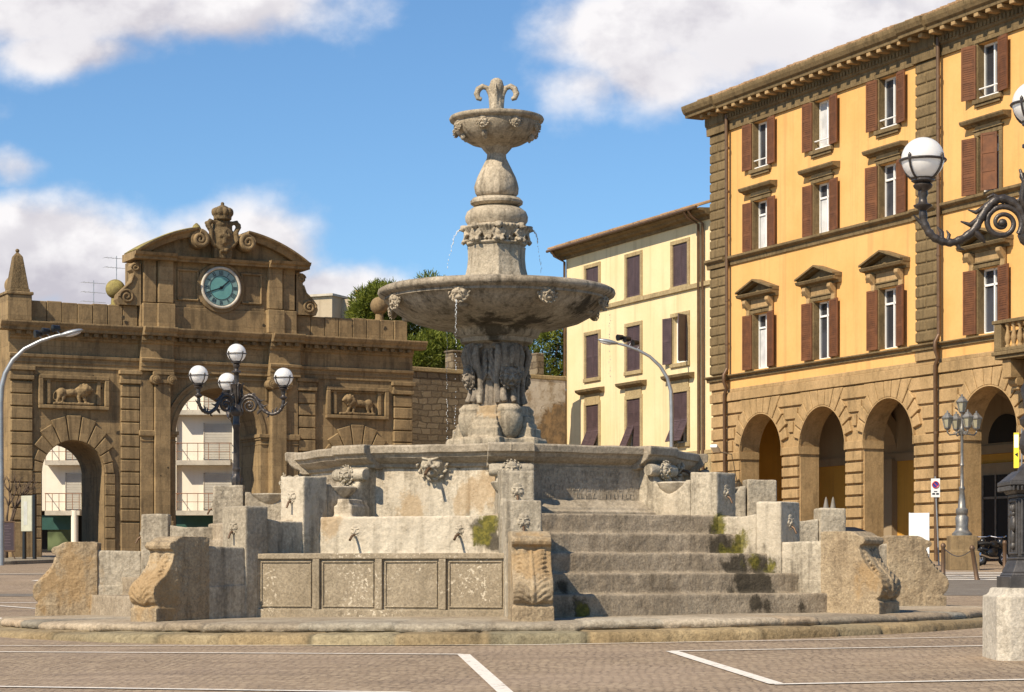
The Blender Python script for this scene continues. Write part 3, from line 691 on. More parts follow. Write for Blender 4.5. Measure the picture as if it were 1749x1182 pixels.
ped = fpart(pb, 'plinth', M['shaft'], worn=(.022, 1, .03, .13))
sm = MB(); sm.lathe([(.36, 4.0), (.35, 5.0), (.40, 5.25), (.47, 5.38), (.52, 5.40), (.55, 5.46), (.55, 5.52), (.48, 5.54)], 8, a0=R(ARM0))
for k in range(4):                                           # fluted faces between the lions
    th = R(ARM0 - 22.5 + 90 * k); rot = Matrix.Rotation(th, 3, 'Z')
    for j in range(4): sm.tube([rot @ Vector((-.12 + .08 * j, -.36, 4.28)), rot @ Vector((-.12 + .08 * j, -.36, 4.78))], .032, 8)
    sm.obox(pol(th, .36, 4.85), (.40, .14, .09), rot); sm.obox(pol(th, .35, 5.1), (.26, .10, .34), rot)
    for s_ in (-1, 1): sm.tube([rot @ Vector((s_ * .10, -.36, 4.9)), rot @ Vector((s_ * .22, -.40, 5.1)), rot @ Vector((s_ * .2, -.44, 5.32)), rot @ Vector((s_ * .08, -.46, 5.36))], [.04, .05, .05, .03], 8)
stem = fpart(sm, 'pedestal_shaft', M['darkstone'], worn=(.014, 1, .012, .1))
for k in range(4):
    th = R(ARM0 + 22.5 + 90 * k); rot = Matrix.Rotation(th, 3, 'Z'); mb = MB()
    mb.lathe([(.06, 3.78), (.13, 3.80), (.19, 3.88), (.235, 4.0), (.25, 4.12), (.245, 4.2), (.22, 4.24), (.235, 4.27), (.235, 4.31), (.20, 4.34), (.16, 4.38)], 24, c=tuple(pol(th, .44)))
    fpart(mb, 'carved_urn', M['shaft'], stem, smooth=60); mb = MB()
    prof = [(.20, 4.34), (.40, 4.34), (.43, 4.40), (.40, 4.52), (.36, 4.66), (.37, 4.78), (.44, 4.88), (.52, 5.0), (.57, 5.14), (.58, 5.26), (.55, 5.36), (.50, 5.42), (.2, 5.42)]
    mb.prism(prof, lambda r, z: rot @ Vector((-.15, -r, z)), lambda r, z: rot @ Vector((.15, -r, z)))
    for s_ in (-1, 1):
        mb.tube([rot @ Vector((s_ * x, -r, z)) for x, r, z in ((.17, .40, 4.40), (.18, .38, 4.62), (.19, .40, 4.84), (.21, .46, 5.02), (.22, .50, 5.2), (.20, .46, 5.36))], [.05, .055, .05, .055, .06, .04], 8)
        for j in range(4): mb.tube([rot @ Vector((s_ * (.20 + .015 * j), -.30 + .0 * j, 5.36 - .10 * j)), rot @ Vector((s_ * (.27 + .01 * j), -.34, 5.22 - .11 * j)), rot @ Vector((s_ * .21, -.37, 5.06 - .11 * j))], [.03, .04, .02], 6)
        mb.tube([rot @ Vector((s_ * .08, -.43, 4.66)), rot @ Vector((s_ * .09, -.45, 4.52)), rot @ Vector((s_ * .09, -.50, 4.42))], [.05, .055, .05], 8)
    mb.tube([rot @ Vector((0, -.59, 5.34)), rot @ Vector((0, -.61, 5.2)), rot @ Vector((0, -.56, 5.05))], [.03, .045, .03], 8)
    pm = put_mask(MASK_BOWL, 'lion_head', stem, pol(th, .50, 4.84), th, .40, R(4)); pm.data = MASK_DARK
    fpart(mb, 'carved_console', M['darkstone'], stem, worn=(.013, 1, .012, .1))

# --- bowls and shaft (lathe turned)
lb = MB(); lb.lathe([(.50, 5.40), (.60, 5.43), (.62, 5.50), (.70, 5.53), (.74, 5.62), (.78, 5.66), (.84, 5.67), (1.10, 5.70), (1.42, 5.79), (1.66, 5.92), (1.80, 6.04), (1.86, 6.12), (1.90, 6.13), (1.89, 6.17), (1.93, 6.19), (1.985, 6.22), (2.005, 6.26), (1.99, 6.31), (1.93, 6.34), (1.86, 6.33), (1.70, 6.22), (1.2, 6.05), (.5, 5.98)], 96)
big = fpart(lb, 'large_bowl', M['bowlstone'], smooth=50)
wt = MB(); wt.lathe([(1.72, 6.245), (1.74, 6.265)], 64); fpart(wt, 'water', M['water'], big)
for k in range(8):
    th = R(ARM0 + 22.5 + 45 * k); put_mask(MASK_BOWL, 'lion_mask', big, pol(th, 1.83, 6.09), th, .37, R(-16))
    if k % 2: sw = MB(); sw.ell(pol(th, 1.62, 5.90), (.09, .07, .05)); fpart(sw, 'carved_swag', M['bowlstone'], big)
m8 = MB(); m8.lathe([(.60, 6.02), (.60, 6.44), (.565, 6.50), (.53, 6.58), (.50, 6.70), (.485, 6.85), (.49, 7.0), (.50, 7.05)], 8, a0=R(ARM0))
sh = fpart(m8, 'column_drum', M['shaft'], bevel=.012, seg=2)
cap = MB()
cap.lathe([(.44, 7.04), (.50, 7.08), (.51, 7.11), (.44, 7.14), (.43, 7.30), (.46, 7.40), (.51, 7.46), (.50, 7.49)], 48)
for k in range(8):
    th = R(ARM0 + 45 * k); rot = Matrix.Rotation(th, 3, 'Z'); V_ = lambda x, r, z: rot @ Vector((x, -r, z))
    cap.ell(V_(0, .56, 7.425), (.058, .06, .07)); cap.ell(V_(0, .615, 7.40), (.03, .03, .022)); cap.ell(V_(0, .55, 7.475), (.07, .05, .03))
    cap.ell(V_(0, .50, 7.29), (.075, .06, .10), rot); cap.ell(V_(0, .50, 7.17), (.095, .07, .065), rot)
    for s_ in (-1, 1):
        cap.tube([V_(s_ * .06, .53, 7.36), V_(s_ * .105, .52, 7.27), V_(s_ * .07, .55, 7.20)], [.028, .03, .022], 6)
        cap.tube([V_(s_ * .05, .54, 7.18), V_(s_ * .07, .57, 7.13), V_(s_ * .04, .55, 7.10)], [.035, .035, .02], 6)
    th += R(22.5); rot = Matrix.Rotation(th, 3, 'Z')
    for j in range(5):                                      # fan shell between two heads
        x = -.13 + .065 * j; cap.tube([V_(x * .35, .44, 7.20), V_(x * .7, .47, 7.33), V_(x, .545 - abs(x) * .2, 7.44), V_(x * 1.05, .56 - abs(x) * .2, 7.46)], [.022, .03, .036, .02], 6)
    cap.tube([V_(-.05, .47, 7.15), V_(0, .49, 7.20), V_(.05, .47, 7.15)], .03, 6)
for v in cap.bm.verts:
    if v.co.z > 7.07: v.co.z = 7.07 + (v.co.z - 7.07) * .80
fpart(cap, 'carved_capital', M['shaft'], sh, worn=(.0105, 1, .004, .08))
dm = MB(); dm.lathe([(.44, 7.30), (.47, 7.40), (.525, 7.49), (.53, 7.56), (.50, 7.64), (.42, 7.70), (.33, 7.72), (.33, 7.735), (.385, 7.74), (.44, 7.78), (.445, 7.82), (.40, 7.87), (.30, 7.885)], 64); fpart(dm, 'collar', M['shaft'], sh, smooth=45)
def leafy(a, z): return 1 + .05 * max(0, math.sin(4 * (a - R(ARM0)) + .6)) * (1 if 7.9 < z < 8.35 else 0) + (.03 * noise.noise((math.sin(a) * 5, math.cos(a) * 5, z * 9)) if math.sin(4 * (a - R(ARM0)) + .6) > .2 else 0)
vs = MB(); vs.lathe([(.24, 7.87), (.32, 7.90), (.355, 7.96), (.365, 8.05), (.345, 8.14), (.31, 8.24), (.26, 8.36), (.20, 8.48), (.165, 8.55), (.16, 8.60)], 96, rf=leafy); fpart(vs, 'vase', M['shaft'], sh, smooth=45)
ub_ = MB(); ub_.lathe([(.15, 8.54), (.165, 8.62), (.22, 8.68), (.27, 8.74), (.275, 8.77)], 8, a0=R(ARM0)); fpart(ub_, 'bowl_neck', M['shaft'], sh, bevel=.01)
def lobes(a, z): return 1 + (.018 * abs(math.sin(4 * (a - R(ARM0 + 22.5)))) if z < 9.02 else 0)
sb = MB(); sb.lathe([(.20, 8.70), (.27, 8.745), (.30, 8.76), (.44, 8.80), (.58, 8.88), (.67, 8.98), (.71, 9.06), (.725, 9.10), (.715, 9.13), (.745, 9.15), (.785, 9.17), (.80, 9.205), (.785, 9.235), (.74, 9.24), (.6, 9.18), (.3, 9.08)], 96, rf=lobes)
small = fpart(sb, 'small_bowl', M['shaft'], smooth=50)
wt = MB(); wt.lathe([(.66, 9.18), (.67, 9.20)], 48); fpart(wt, 'water', M['water'], small)
for k in range(8):
    th = R(ARM0 + 22.5 + 45 * k); put_mask(MASK_BOWL, 'lion_mask', small, pol(th, .70, 9.06), th, .24, R(-16))
    if k in (1, 6, 3, 7): q = MB(); q.ell(pol(th, .62, 8.86), (.05, .05, .06)); q.ell(pol(th, .58, 8.82), (.03, .03, .05)); fpart(q, 'carved_swag', M['shaft'], small)
fl = MB()                                                  # lily finial
fl.lathe([(.16, 9.16), (.13, 9.22), (.115, 9.36), (.10, 9.52), (.095, 9.62), (.115, 9.70), (.12, 9.78), (.10, 9.86), (.05, 9.90)], 20)
for k in range(4):
    th = R(90 * k + 88); pts = []
    for (r, z) in ((.085, 9.25), (.085, 9.45), (.10, 9.62), (.155, 9.735), (.235, 9.765), (.305, 9.72), (.335, 9.64), (.31, 9.565), (.25, 9.545)): pts.append(pol(th, r, z))
    fl.tube(pts, [.038, .042, .044, .046, .052, .056, .054, .046, .034] if k % 2 == 0 else [.035, .035, .03, .02, .015, .012, .01, .01, .01], 8)
fin = fpart(fl, 'lily_finial', M['shaft'], small, worn=(.012, 0, .008, .08))

# --- falling water
def wet_mat():
    m, N, b = base_mat('falling_water'); b.inputs['Base Color'].default_value = (.85, .88, .9, 1); b.inputs['Roughness'].default_value = .1
    b.inputs['Transmission Weight'].default_value = .2; b.inputs['IOR'].default_value = 1.33; return m
M['jet'] = wet_mat()
def jet(th, r, z, v, drop, n, rad, label, seed, tip=True):
    rr = random.Random(seed); mb = MB(); o0 = pol(th, r, z) + Vector((CX0, CY0, 0))
    for i in range(n):
        f = i / n; t = math.sqrt(2 * drop * f / 9.8) if v == 0 else math.sqrt(2 * drop / 9.8) * f
        d = v * t; zz = -4.9 * t * t
        if i > n * .45 and rr.random() < .35: continue
        p = pol(th, r + d, z + zz) + Vector((rr.uniform(-1, 1) * .012, rr.uniform(-1, 1) * .012, 0)) + Vector((CX0, CY0, 0)) - o0
        mb.ell(p, (rad * rr.uniform(.6, 1.1), rad, rad * rr.uniform(1.2, 3.2) if f < .9 else rad), None, 1)
    o = mb.build('water_jet', M['jet'], smooth=180); o.location = o0
    return tag(o, label, 'water jet', 'water falling from the fountain spouts')
A = lambda k: R(ARM0 + 45 * k)
jet(A(-2), .63, 7.32, .55, .9, 46, .008, 'thin arc of water spurting left from the head high on the column', 1)
jet(A(2), .63, 7.32, .35, .9, 46, .008, 'thin arc of water spurting right from the head high on the column', 2)
jet(R(ARM0 - 22.5), 2.0, 5.93, .08, 2.5, 90, .006, 'string of water dropping from the lion mask left of centre on the large bowl', 3)
jet(R(ARM0 - 157.5), 1.98, 5.84, .0, 2.3, 70, .006, 'thin string of water falling behind the large bowl, left of the pedestal', 4)
jet(R(ARM0 + 67.5), 1.98, 5.84, .0, 1.2, 26, .006, 'faint drops of water under the right rim of the large bowl', 5)

# ------------------------------------------------------------------ city gate (local x = along the front, -y = out of the front, z up)
ZG = 2.0
gang = math.atan2(9.0, 17.36); gdir = Vector((math.cos(gang), math.sin(gang), 0))
g0 = Vector((-CXP / FPX * 95, 95, 0)) + gdir * 9.88
gate = thing('city_gate', (g0.x, g0.y, ZG), gang, 'brown stone city gate with three arches, a clock and a crowned coat of arms', 'gate')
GO = Vector((0, 0, -ZG))
def gp(mb, name, mat, parent=None, **kw):
    mb.off = GO; return mb.build(name, mat, parent or gate, **kw)
TH = 3.4
w = MB()
for s_ in (-1, 1):
    a, b = sorted((s_ * 8.5, s_ * 4.6)); arch_bay(w, a, b, 1.6, 10.4, s_ * 6.68, 1.38, 5.85, TH)
    a, b = sorted((s_ * 9.43, s_ * 8.5)); w.box(a, b, 0, TH, 1.6, 10.4)
    a, b = sorted((s_ * 4.6, s_ * 3.07)); w.box(a, b, -.02, TH, 1.6, 10.4)
arch_bay(w, -3.07, 3.07, 1.6, 10.4, 0, 2.0, 7.75, TH, -.12, 40)
w.box(-9.4, 9.4, .06, TH, 10.4, 12.3)
w.box(-9.15, 9.15, .25, 1.3, 12.3, 13.2)
gwall = gp(w, 'wall', M['tufa'])
# rusticated pilasters
def rust(u0, u1, z0, z1, n, proud):
    mb = MB(); h = (z1 - z0) / n
    for i in range(n): mb.ub(u0, u1, -.04, proud + rnd.uniform(-.01, .012), z0 + i * h + .025, z0 + (i + 1) * h - .025)
    return mb
for u0, u1 in ((-9.45, -8.5), (8.5, 9.45), (-4.58, -3.74), (3.74, 4.58)):
    mb = rust(u0, u1, 3.75, 9.75, 11, .16); mb.ub(u0, u1, -.04, .15, 1.6, 3.7)
    q = gp(mb, 'rusticated_pilaster', M['tufa'], gwall, bevel=.03)
    mb = MB(); mb.ub(u0 - .06, u1 + .06, 0, .22, 9.8, 9.98); mb.ub(u0 - .02, u1 + .02, 0, .17, 9.98, 10.2); mb.ub(u0 - .1, u1 + .1, 0, .27, 10.2, 10.38)
    gp(mb, 'capital', M['tufa'], gwall, bevel=.02)
# side bays: coursed jambs, voussoirs and lion plaques
def lion_relief(flip):
    mb = MB(); f = -1 if flip else 1
    for (x, y, z, a, b_, c, r) in ((-.15, 0, .62, .62, .20, .20, 4), (-.62, -.02, .62, .26, .22, .25, 0), (.38, -.03, .70, .33, .27, .32, 0), (.55, -.08, .82, .27, .25, .27, 0), (.74, -.16, .82, .15, .14, .15, 0), (.86, -.18, .76, .09, .09, .08, 0), (.60, -.06, .98, .1, .1, .08, 0)):
        mb.ell((f * x, y, z), (a, b_, c), Matrix.Rotation(R(-r * f), 3, 'Y'))
    for (x0, x1, zt, k) in ((.42, .62, .55, 1), (.20, .30, .5, .9), (-.50, -.62, .55, 1), (-.72, -.86, .6, .95)):
        mb.tube([(f * x0, -.05, zt), (f * (x0 + x1) / 2, -.09, zt * .55), (f * x1, -.08, .12), (f * (x1 + .12), -.12, .08)], [.14 * k, .09, .07, .06], 8)
    mb.tube([(-f * .85, 0, .7), (-f * 1.0, 0, .55), (-f * 1.02, 0, .30), (-f * .92, 0, .22)], [.04, .035, .035, .06], 6)
    for i in range(11):
        a = 2 * PI * i / 11; mb.ell((f * (.50 + .27 * math.cos(a)), -.12, .78 + .27 * math.sin(a)), (.07, .1, .07))
    mb.box(-1.05, 1.0, -.16, .12, 0, .12)
    return mb
for s_ in (-1, 1):
    uc = s_ * 6.68; zs = 5.85
    a, b = uc - 1.85, uc + 1.85; mb = MB(); nb = 8; h = (zs - 3.0) / 6
    vo = MB()
    outer_z = lambda x: x
    for i in range(11):
        a0, a1 = PI * i / 11 + .012, PI * (i + 1) / 11 - .012; am = (a0 + a1) / 2
        k = {0: 2.50, 1: 2.46, 2: 2.30, 3: 2.10, 4: 1.84, 5: 1.80}[abs(i - 5)]
        wedge(vo, uc, zs, 1.40, k, a0, a1, -.05, .12)
    for i in range(6):
        z0 = 3.0 + i * h
        for (p, q) in ((a, uc - 1.42), (uc + 1.42, b)): vo.ub(p, q, -.05, .10, z0 + .02, z0 + h - .02)
    for (p, q) in ((a, uc - 1.42), (uc + 1.42, b)): vo.ub(p, q, -.05, .13, 1.6, 2.96)
    gp(vo, 'voussoirs', M['tufa'], gwall, bevel=.025)
    pl = MB()
    for (p, q, r, t) in ((-1.56, 1.56, 9.88, 10.06), (-1.56, 1.56, 8.6, 8.76), (-1.56, -1.36, 8.76, 9.88), (1.36, 1.56, 8.76, 9.88)): pl.ub(uc + p, uc + q, -.05, .20, r, t)
    for (p, q, r, t) in ((-1.20, -1.02, 8.8, 9.86), (1.02, 1.20, 8.8, 9.86), (-1.36, 1.36, 9.8, 9.88)): pl.ub(uc + p, uc + q, -.05, .12, r, t)
    pf = gp(pl, 'plaque_frame', M['tufa'], gwall, bevel=.03, seg=2)
    lm = lion_relief(s_ > 0); bmesh.ops.scale(lm.bm, vec=(.88, .9, .86), verts=lm.bm.verts[:]); bmesh.ops.translate(lm.bm, vec=(uc, -.06, 8.78), verts=lm.bm.verts[:])
    gp(lm, 'lion_relief', M['tufa'], gwall, worn=(.026, 1, .03, .12))
# central bay: archivolt, imposts, ionic pilasters
mb = MB()
for r0, r1, pr in ((2.02, 2.22, .10), (2.22, 2.42, .05), (2.42, 2.50, .13)):
    poly = [(r1 * math.cos(PI * i / 40), 7.75 + r1 * math.sin(PI * i / 40)) for i in range(41)] + [(r0 * math.cos(PI * i / 40), 7.75 + r0 * math.sin(PI * i / 40)) for i in range(40, -1, -1)]
    for i in range(40):
        mb.ext_w([poly[i], poly[i + 1], poly[80 - i], poly[81 - i]], -.14, pr - .12)
gp(mb, 'archivolt', M['tufa'], gwall)
for s_ in (-1, 1):
    a, b = sorted((s_ * 2.0, s_ * 2.5)); mb = MB()
    mb.box(a - .05, b + .05, .02, TH - .5, 7.52, 7.62); mb.box(a - .10, b + .10, -.03, TH - .5, 7.62, 7.78); mb.box(a - .02, b + .02, .06, TH - .5, 7.3, 7.36)
    gp(mb, 'impost', M['tufa'], gwall, bevel=.015)
    a, b = sorted((s_ * 2.38, s_ * 3.10)); mb = MB(); mb.ub(a, b, -.15, .34, 4.0, 9.85); mb.ub(a - .10, b + .10, -.15, .46, 3.55, 3.80); mb.ub(a - .05, b + .05, -.15, .40, 3.80, 4.0); mb.ub(a - .09, b + .09, -.15, .46, 1.6, 3.3); mb.ub(a - .14, b + .14, -.15, .52, 3.3, 3.55)
    pil = gp(mb, 'pilaster', M['tufa'], gwall, bevel=.03, seg=2)
    a2, b2 = sorted((s_ * 3.12, s_ * 3.72)); mb = MB(); mb.ub(a2, b2, -.15, .18, 1.6, 10.38); mb.ub(a2 - .06, b2 + .06, -.15, .28, 7.52, 7.78); mb.ub(a2 - .02, b2 + .02, -.15, .22, 7.3, 7.36)
    gp(mb, 'pier', M['tufa'], gwall, bevel=.03)
    mb = MB(); mb.ub(a - .12, b + .12, -.1, .50, 10.22, 10.36); mb.ub(a, b, -.1, .42, 9.85, 10.22)
    for uu in (a - .02, b + .02):
        for rr_, th_ in ((.22, .50), (.13, .56), (.06, .62)):
            mb.prism([(uu + rr_ * math.cos(2 * PI * i / 20), 10.02 + rr_ * math.sin(2 * PI * i / 20)) for i in range(20)], lambda u, z: (u, .1, z), lambda u, z, t=th_: (u, -t, z))
    gp(mb, 'ionic_capital', M['tufa'], pil, bevel=.02)
for s_ in (-1, 1):                                          # shallow panels over the big arch
    a, b = sorted((s_ * .55, s_ * 2.3)); mb = MB()
    for q in ((a, b, 10.16, 10.24), (b - .08 if s_ > 0 else a, b if s_ > 0 else a + .08, 9.3, 10.16)): mb.ub(q[0], q[1], -.15, -.05, q[2], q[3])
    gp(mb, 'spandrel_panel', M['tufa'], gwall)
# entablature with breaks over the pilasters
def entab(u0, u1, w0, name='entablature'):
    mb = MB()
    mb.ext_u([(-.1, 10.38), (w0 + .06, 10.38), (w0 + .06, 10.56), (w0 + .10, 10.57), (w0 + .10, 10.76), (w0 + .18, 10.80), (w0 + .20, 10.92), (w0 + .03, 10.96), (w0 + .03, 11.55), (w0 + .12, 11.60), (w0 + .14, 11.70), (-.1, 11.70)], u0, u1)
    mb.ext_u([(-.1, 11.90), (w0 + .50, 11.90), (w0 + .52, 12.02), (w0 + .60, 12.10), (w0 + .66, 12.22), (w0 + .66, 12.28), (-.1, 12.33)], u0 - (.5 if u0 < -9 else 0), u1 + (.5 if u1 > 9 else 0))
    mb.ub(u0, u1, -.1, w0 + .20, 11.70, 11.90)
    e = gp(mb, name, M['tufa'], gate, bevel=.012)
    n = max(2, int((u1 - u0) / .42)); mb = MB()
    for i in range(n):
        u = lerp(u0 + .12, u1 - .12, (i + .5) / n); mb.ub(u - .10, u + .10, w0, w0 + .44, 11.73, 11.895)
    gp(mb, 'modillions', M['tufa_dark'], e, bevel=.015)
entab(-9.5, -3.76, 0.0); entab(3.76, 9.5, 0.0); entab(-2.26, 2.26, .0)
entab(-3.76, -2.26, .34); entab(2.26, 3.76, .34)
# attic and parapet
for a, b in ((-8.5, -3.75), (3.75, 9.3)):
    mb = MB(); n = int((b - a) / .62)
    for i in range(n): mb.ub(lerp(a, b, i / n) + .012, lerp(a, b, (i + 1) / n) - .012, -1.25, -.10 + rnd.uniform(-.012, .012), 12.32, 13.24 + rnd.uniform(-.03, .03))
    gp(mb, 'parapet', M['tufa'], gate, bevel=.02)
mb = MB(); mb.ub(-3.6, 3.6, -2.4, .02, 12.32, 15.4); attic = gp(mb, 'attic_wall', M['tufa'], gate)
mb = MB(); mb.ub(-3.70, 3.70, -1.2, .10, 12.32, 13.30); mb.ub(-2.15, 2.15, 0, .05, 13.3, 13.55)
for s_ in (-1, 1):
    for a, b, p in ((3.56, 2.98, .16), (2.92, 2.24, .30)):
        u0, u1 = sorted((s_ * a, s_ * b)); mb.ub(u0, u1, 0, p, 13.42, 15.3); mb.ub(u0 - .06, u1 + .06, 0, p + .10, 12.32, 13.38)
    u0, u1 = sorted((s_ * 1.0, s_ * 2.0))
    for q in ((u0, u1, 14.9, 15.0), (u0, u1, 13.6, 13.68), (u0, u0 + .08, 13.6, 14.9), (u1 - .08, u1, 13.6, 14.9)): mb.ub(q[0], q[1], 0, .12, q[2], q[3])
gp(mb, 'attic_pilasters', M['tufa'], attic, bevel=.025)
mb = MB()
mb.ub(-.95, .95, 0, .10, 13.55, 14.95)
poly = [(1.12 * math.cos(2 * PI * i / 40), 14.24 + 1.12 * math.sin(2 * PI * i / 40)) for i in range(40)]; mb.ext_w(poly, .0, .16)
gp(mb, 'clock_surround', M['tufa'], attic, bevel=.02)
# clock
clk = MB(); clk.prism([(.86 * math.cos(2 * PI * i / 48), 14.24 + .86 * math.sin(2 * PI * i / 48)) for i in range(48)], lambda u, z: (u, -.10, z), lambda u, z: (u, -.22, z))
M['clockface'] = plain('teal_enamel', (.13, .32, .30), .4, 0, .12, 2)
M['clockring'] = plain('grey_green_dial_ring', (.20, .31, .29), .5, 0, .1, 3)
clock = gp(clk, 'clock', M['clockring'], gate)
mb = MB(); mb.prism([(.52 * math.cos(2 * PI * i / 48), 14.24 + .52 * math.sin(2 * PI * i / 48)) for i in range(48)], lambda u, z: (u, -.20, z), lambda u, z: (u, -.228, z)); gp(mb, 'dial_centre', M['clockface'], clock)
mb = MB(); mb.torus((0, -.22, 14.24), .88, .07, 'y', 56, 10); gp(mb, 'clock_rim', plain('pale_stone_rim', (.50, .45, .37), .7, 0, .2, 4, .3), clock, smooth=180)
mb = MB(); mb.torus((0, -.228, 14.24), .53, .012, 'y', 48, 6); mb.torus((0, -.222, 14.24), .80, .010, 'y', 48, 6); gp(mb, 'dial_line', M['black'], clock)
NUM = ['XII', 'I', 'II', 'III', 'IIII', 'V', 'VI', 'VII', 'VIII', 'IX', 'X', 'XI']
for i, t in enumerate(NUM):
    a = 2 * PI * i / 12; mb = MB(); cx, cz = .665 * math.sin(a), 14.24 + .665 * math.cos(a); rot = Matrix.Rotation(a, 3, 'Y')
    wd = {'I': .055, 'V': .10, 'X': .10}; tot = sum(wd[c] for c in t); k = min(1, .27 / tot); x = -tot * k / 2
    for c in t:
        ww = wd[c] * k; m_ = x + ww / 2
        def bar(x0, z0, x1, z1, th=.022):
            v = Vector((x1 - x0, 0, z1 - z0)); ang = math.atan2(v.x, v.z)
            mb.obox(Vector((cx, -.226, cz)) + rot @ Vector(((x0 + x1) / 2, 0, (z0 + z1) / 2)), (th, .012, v.length), rot @ Matrix.Rotation(ang, 3, 'Y'))
        if c == 'I': bar(m_, -.095, m_, .095)
        elif c == 'V': bar(m_ - ww * .4, .095, m_, -.095); bar(m_ + ww * .4, .095, m_, -.095, .014)
        else: bar(m_ - ww * .4, .095, m_ + ww * .4, -.095); bar(m_ + ww * .4, .095, m_ - ww * .4, -.095, .014)
        x += ww
    gp(mb, 'numeral', M['black'], clock)
for nm, ln, a, wd in (('minute_hand', .74, R(250), .045), ('hour_hand', .50, R(49), .055)):
    mb = MB(); rot = Matrix.Rotation(a, 3, 'Y'); mb.obox(Vector((0, -.245, 14.24)) + rot @ Vector((0, 0, ln / 2 - .06)), (wd, .014, ln + .12), rot); mb.disc((0, -.245, 14.24), .07, 'y', 16, .02); gp(mb, nm, M['black'], clock)
# segmental pediment
mb = MB(); mb.ext_u([(-1.2, 15.28), (.36, 15.28), (.38, 15.36), (.46, 15.40), (.52, 15.50), (-1.2, 15.54)], -4.0, 4.0)
for s_ in (-1, 1):
    a, b = sorted((s_ * 2.2, s_ * 4.12)); mb.ext_u([(-1.2, 15.27), (.58, 15.27), (.60, 15.38), (.72, 15.44), (.78, 15.56), (-1.2, 15.60)], a, b)
RA = (4.05 ** 2 + 1.32 ** 2) / (2 * 1.32); zc = 15.54 + 1.32 - RA; am = math.asin(4.05 / RA); NS = 36
def seg_arc(prof_rw, a_from, a_to, n):
    for i in range(n):
        t0, t1 = lerp(a_from, a_to, i / n), lerp(a_from, a_to, (i + 1) / n)
        mb.prism(prof_rw, lambda r, w, t=t0: (r * math.sin(t), -w, zc + r * math.cos(t)), lambda r, w, t=t1: (r * math.sin(t), -w, zc + r * math.cos(t)))
for sg in ((-am, -.17), (.17, am)): seg_arc([(RA - .30, -1.2), (RA - .30, .40), (RA - .22, .44), (RA - .12, .50), (RA - .02, .66), (RA + .05, .68), (RA + .06, -1.2)], sg[0], sg[1], 14)
ped = gp(mb, 'pediment', M['tufa'], gate)
mb = MB(); tym = [(RA - .28) * math.sin(lerp(-am, am, i / 30)) for i in range(31)]
mb.ext_w([((RA - .2) * math.sin(lerp(-am, am, i / 30)), zc + (RA - .2) * math.cos(lerp(-am, am, i / 30))) for i in range(30, -1, -1)], -1.0, .06); gp(mb, 'tympanum', M['tufa'], ped)
mb = MB(); seg_arc([(RA + .06, -1.2), (RA + .06, .60), (RA + .10, .45), (RA + .10, -1.2)], -am * .98, -.2, 12); seg_arc([(RA + .06, -1.2), (RA + .06, .60), (RA + .09, .45), (RA + .09, -1.2)], .3, am * .9, 10); gp(mb, 'moss_layer', M['tufa_moss'], ped)
# coat of arms with crown
def spiral(c, r0, turns, n, y, s_=1, a0=0.0, r1=.04): return [Vector((c[0] + s_ * lerp(r0, r1, i / n) * math.cos(a0 + 2 * PI * turns * i / n), y, c[1] + lerp(r0, r1, i / n) * math.sin(a0 + 2 * PI * turns * i / n))) for i in range(n + 1)]
mb = MB(); mb.ell((0, -.52, 16.42), (.52, .16, .62)); mb.ell((0, -.60, 16.45), (.36, .12, .45)); mb.box(-.06, .06, -.76, -.6, 16.15, 16.75); mb.box(-.25, .25, -.76, -.6, 16.45, 16.56)
for s_ in (-1, 1):
    mb.tube([(s_ * .42, -.55, 16.05), (s_ * .62, -.58, 16.35), (s_ * .58, -.55, 16.7), (s_ * .72, -.5, 16.95), (s_ * .60, -.5, 17.15), (s_ * .42, -.5, 17.1)], [.1, .12, .12, .14, .13, .09], 8)
    mb.tube([(0, -.62, 15.82), (s_ * .2, -.6, 15.95), (s_ * .42, -.56, 16.1)], [.07, .07, .09], 8); mb.ell((s_ * .74, -.45, 17.05), (.12, .12, .10)); mb.ell((s_ * .1, -.62, 15.85), (.08, .08, .1))
mb.ell((0, -.4, 17.05), (.45, .25, .28)); mb.box(-.42, .42, -.55, .2, 15.5, 17.2)
arms = gp(mb, 'coat_of_arms', M['tufa_dark'], ped, worn=(.036, 2, .03, .2))
mb = MB(); mb.lathe([(.34, 17.22), (.40, 17.26), (.40, 17.38)], 20, c=(0, -.40, 0))
for i in range(10): a = 2 * PI * i / 10; mb.ell((.37 * math.sin(a), -.40 - .37 * math.cos(a), 17.58), (.13, .13, .20))
mb.ell((0, -.40, 17.70), (.33, .33, .20)); mb.ell((0, -.40, 17.95), (.09, .09, .1)); gp(mb, 'crown', M['tufa_dark'], arms, worn=(.032, 1, .02, .15))
for s_ in (-1, 1):
    mb = MB(); mb.tube(spiral((s_ * 1.12, 16.28), .36, 1.9, 44, -.66, s_, PI / 2), [lerp(.115, .07, i / 44) for i in range(45)], 10, flat=1.0); mb.prism([(s_ * 1.12 + .40 * math.cos(2 * PI * i / 24), 16.28 + .40 * math.sin(2 * PI * i / 24)) for i in range(24)], lambda u, z: (u, .0, z), lambda u, z: (u, -.60, z)); gp(mb, 'pediment_scroll', M['tufa'], ped, smooth=40)
mb = MB(); mb.lathe([(.05, 16.62), (.24, 16.66), (.22, 16.80), (.14, 16.95), (.03, 17.05)], 12, c=(-1.15, -.2, 0)); gp(mb, 'acorn_finial', M['tufa_moss'], ped, smooth=60)
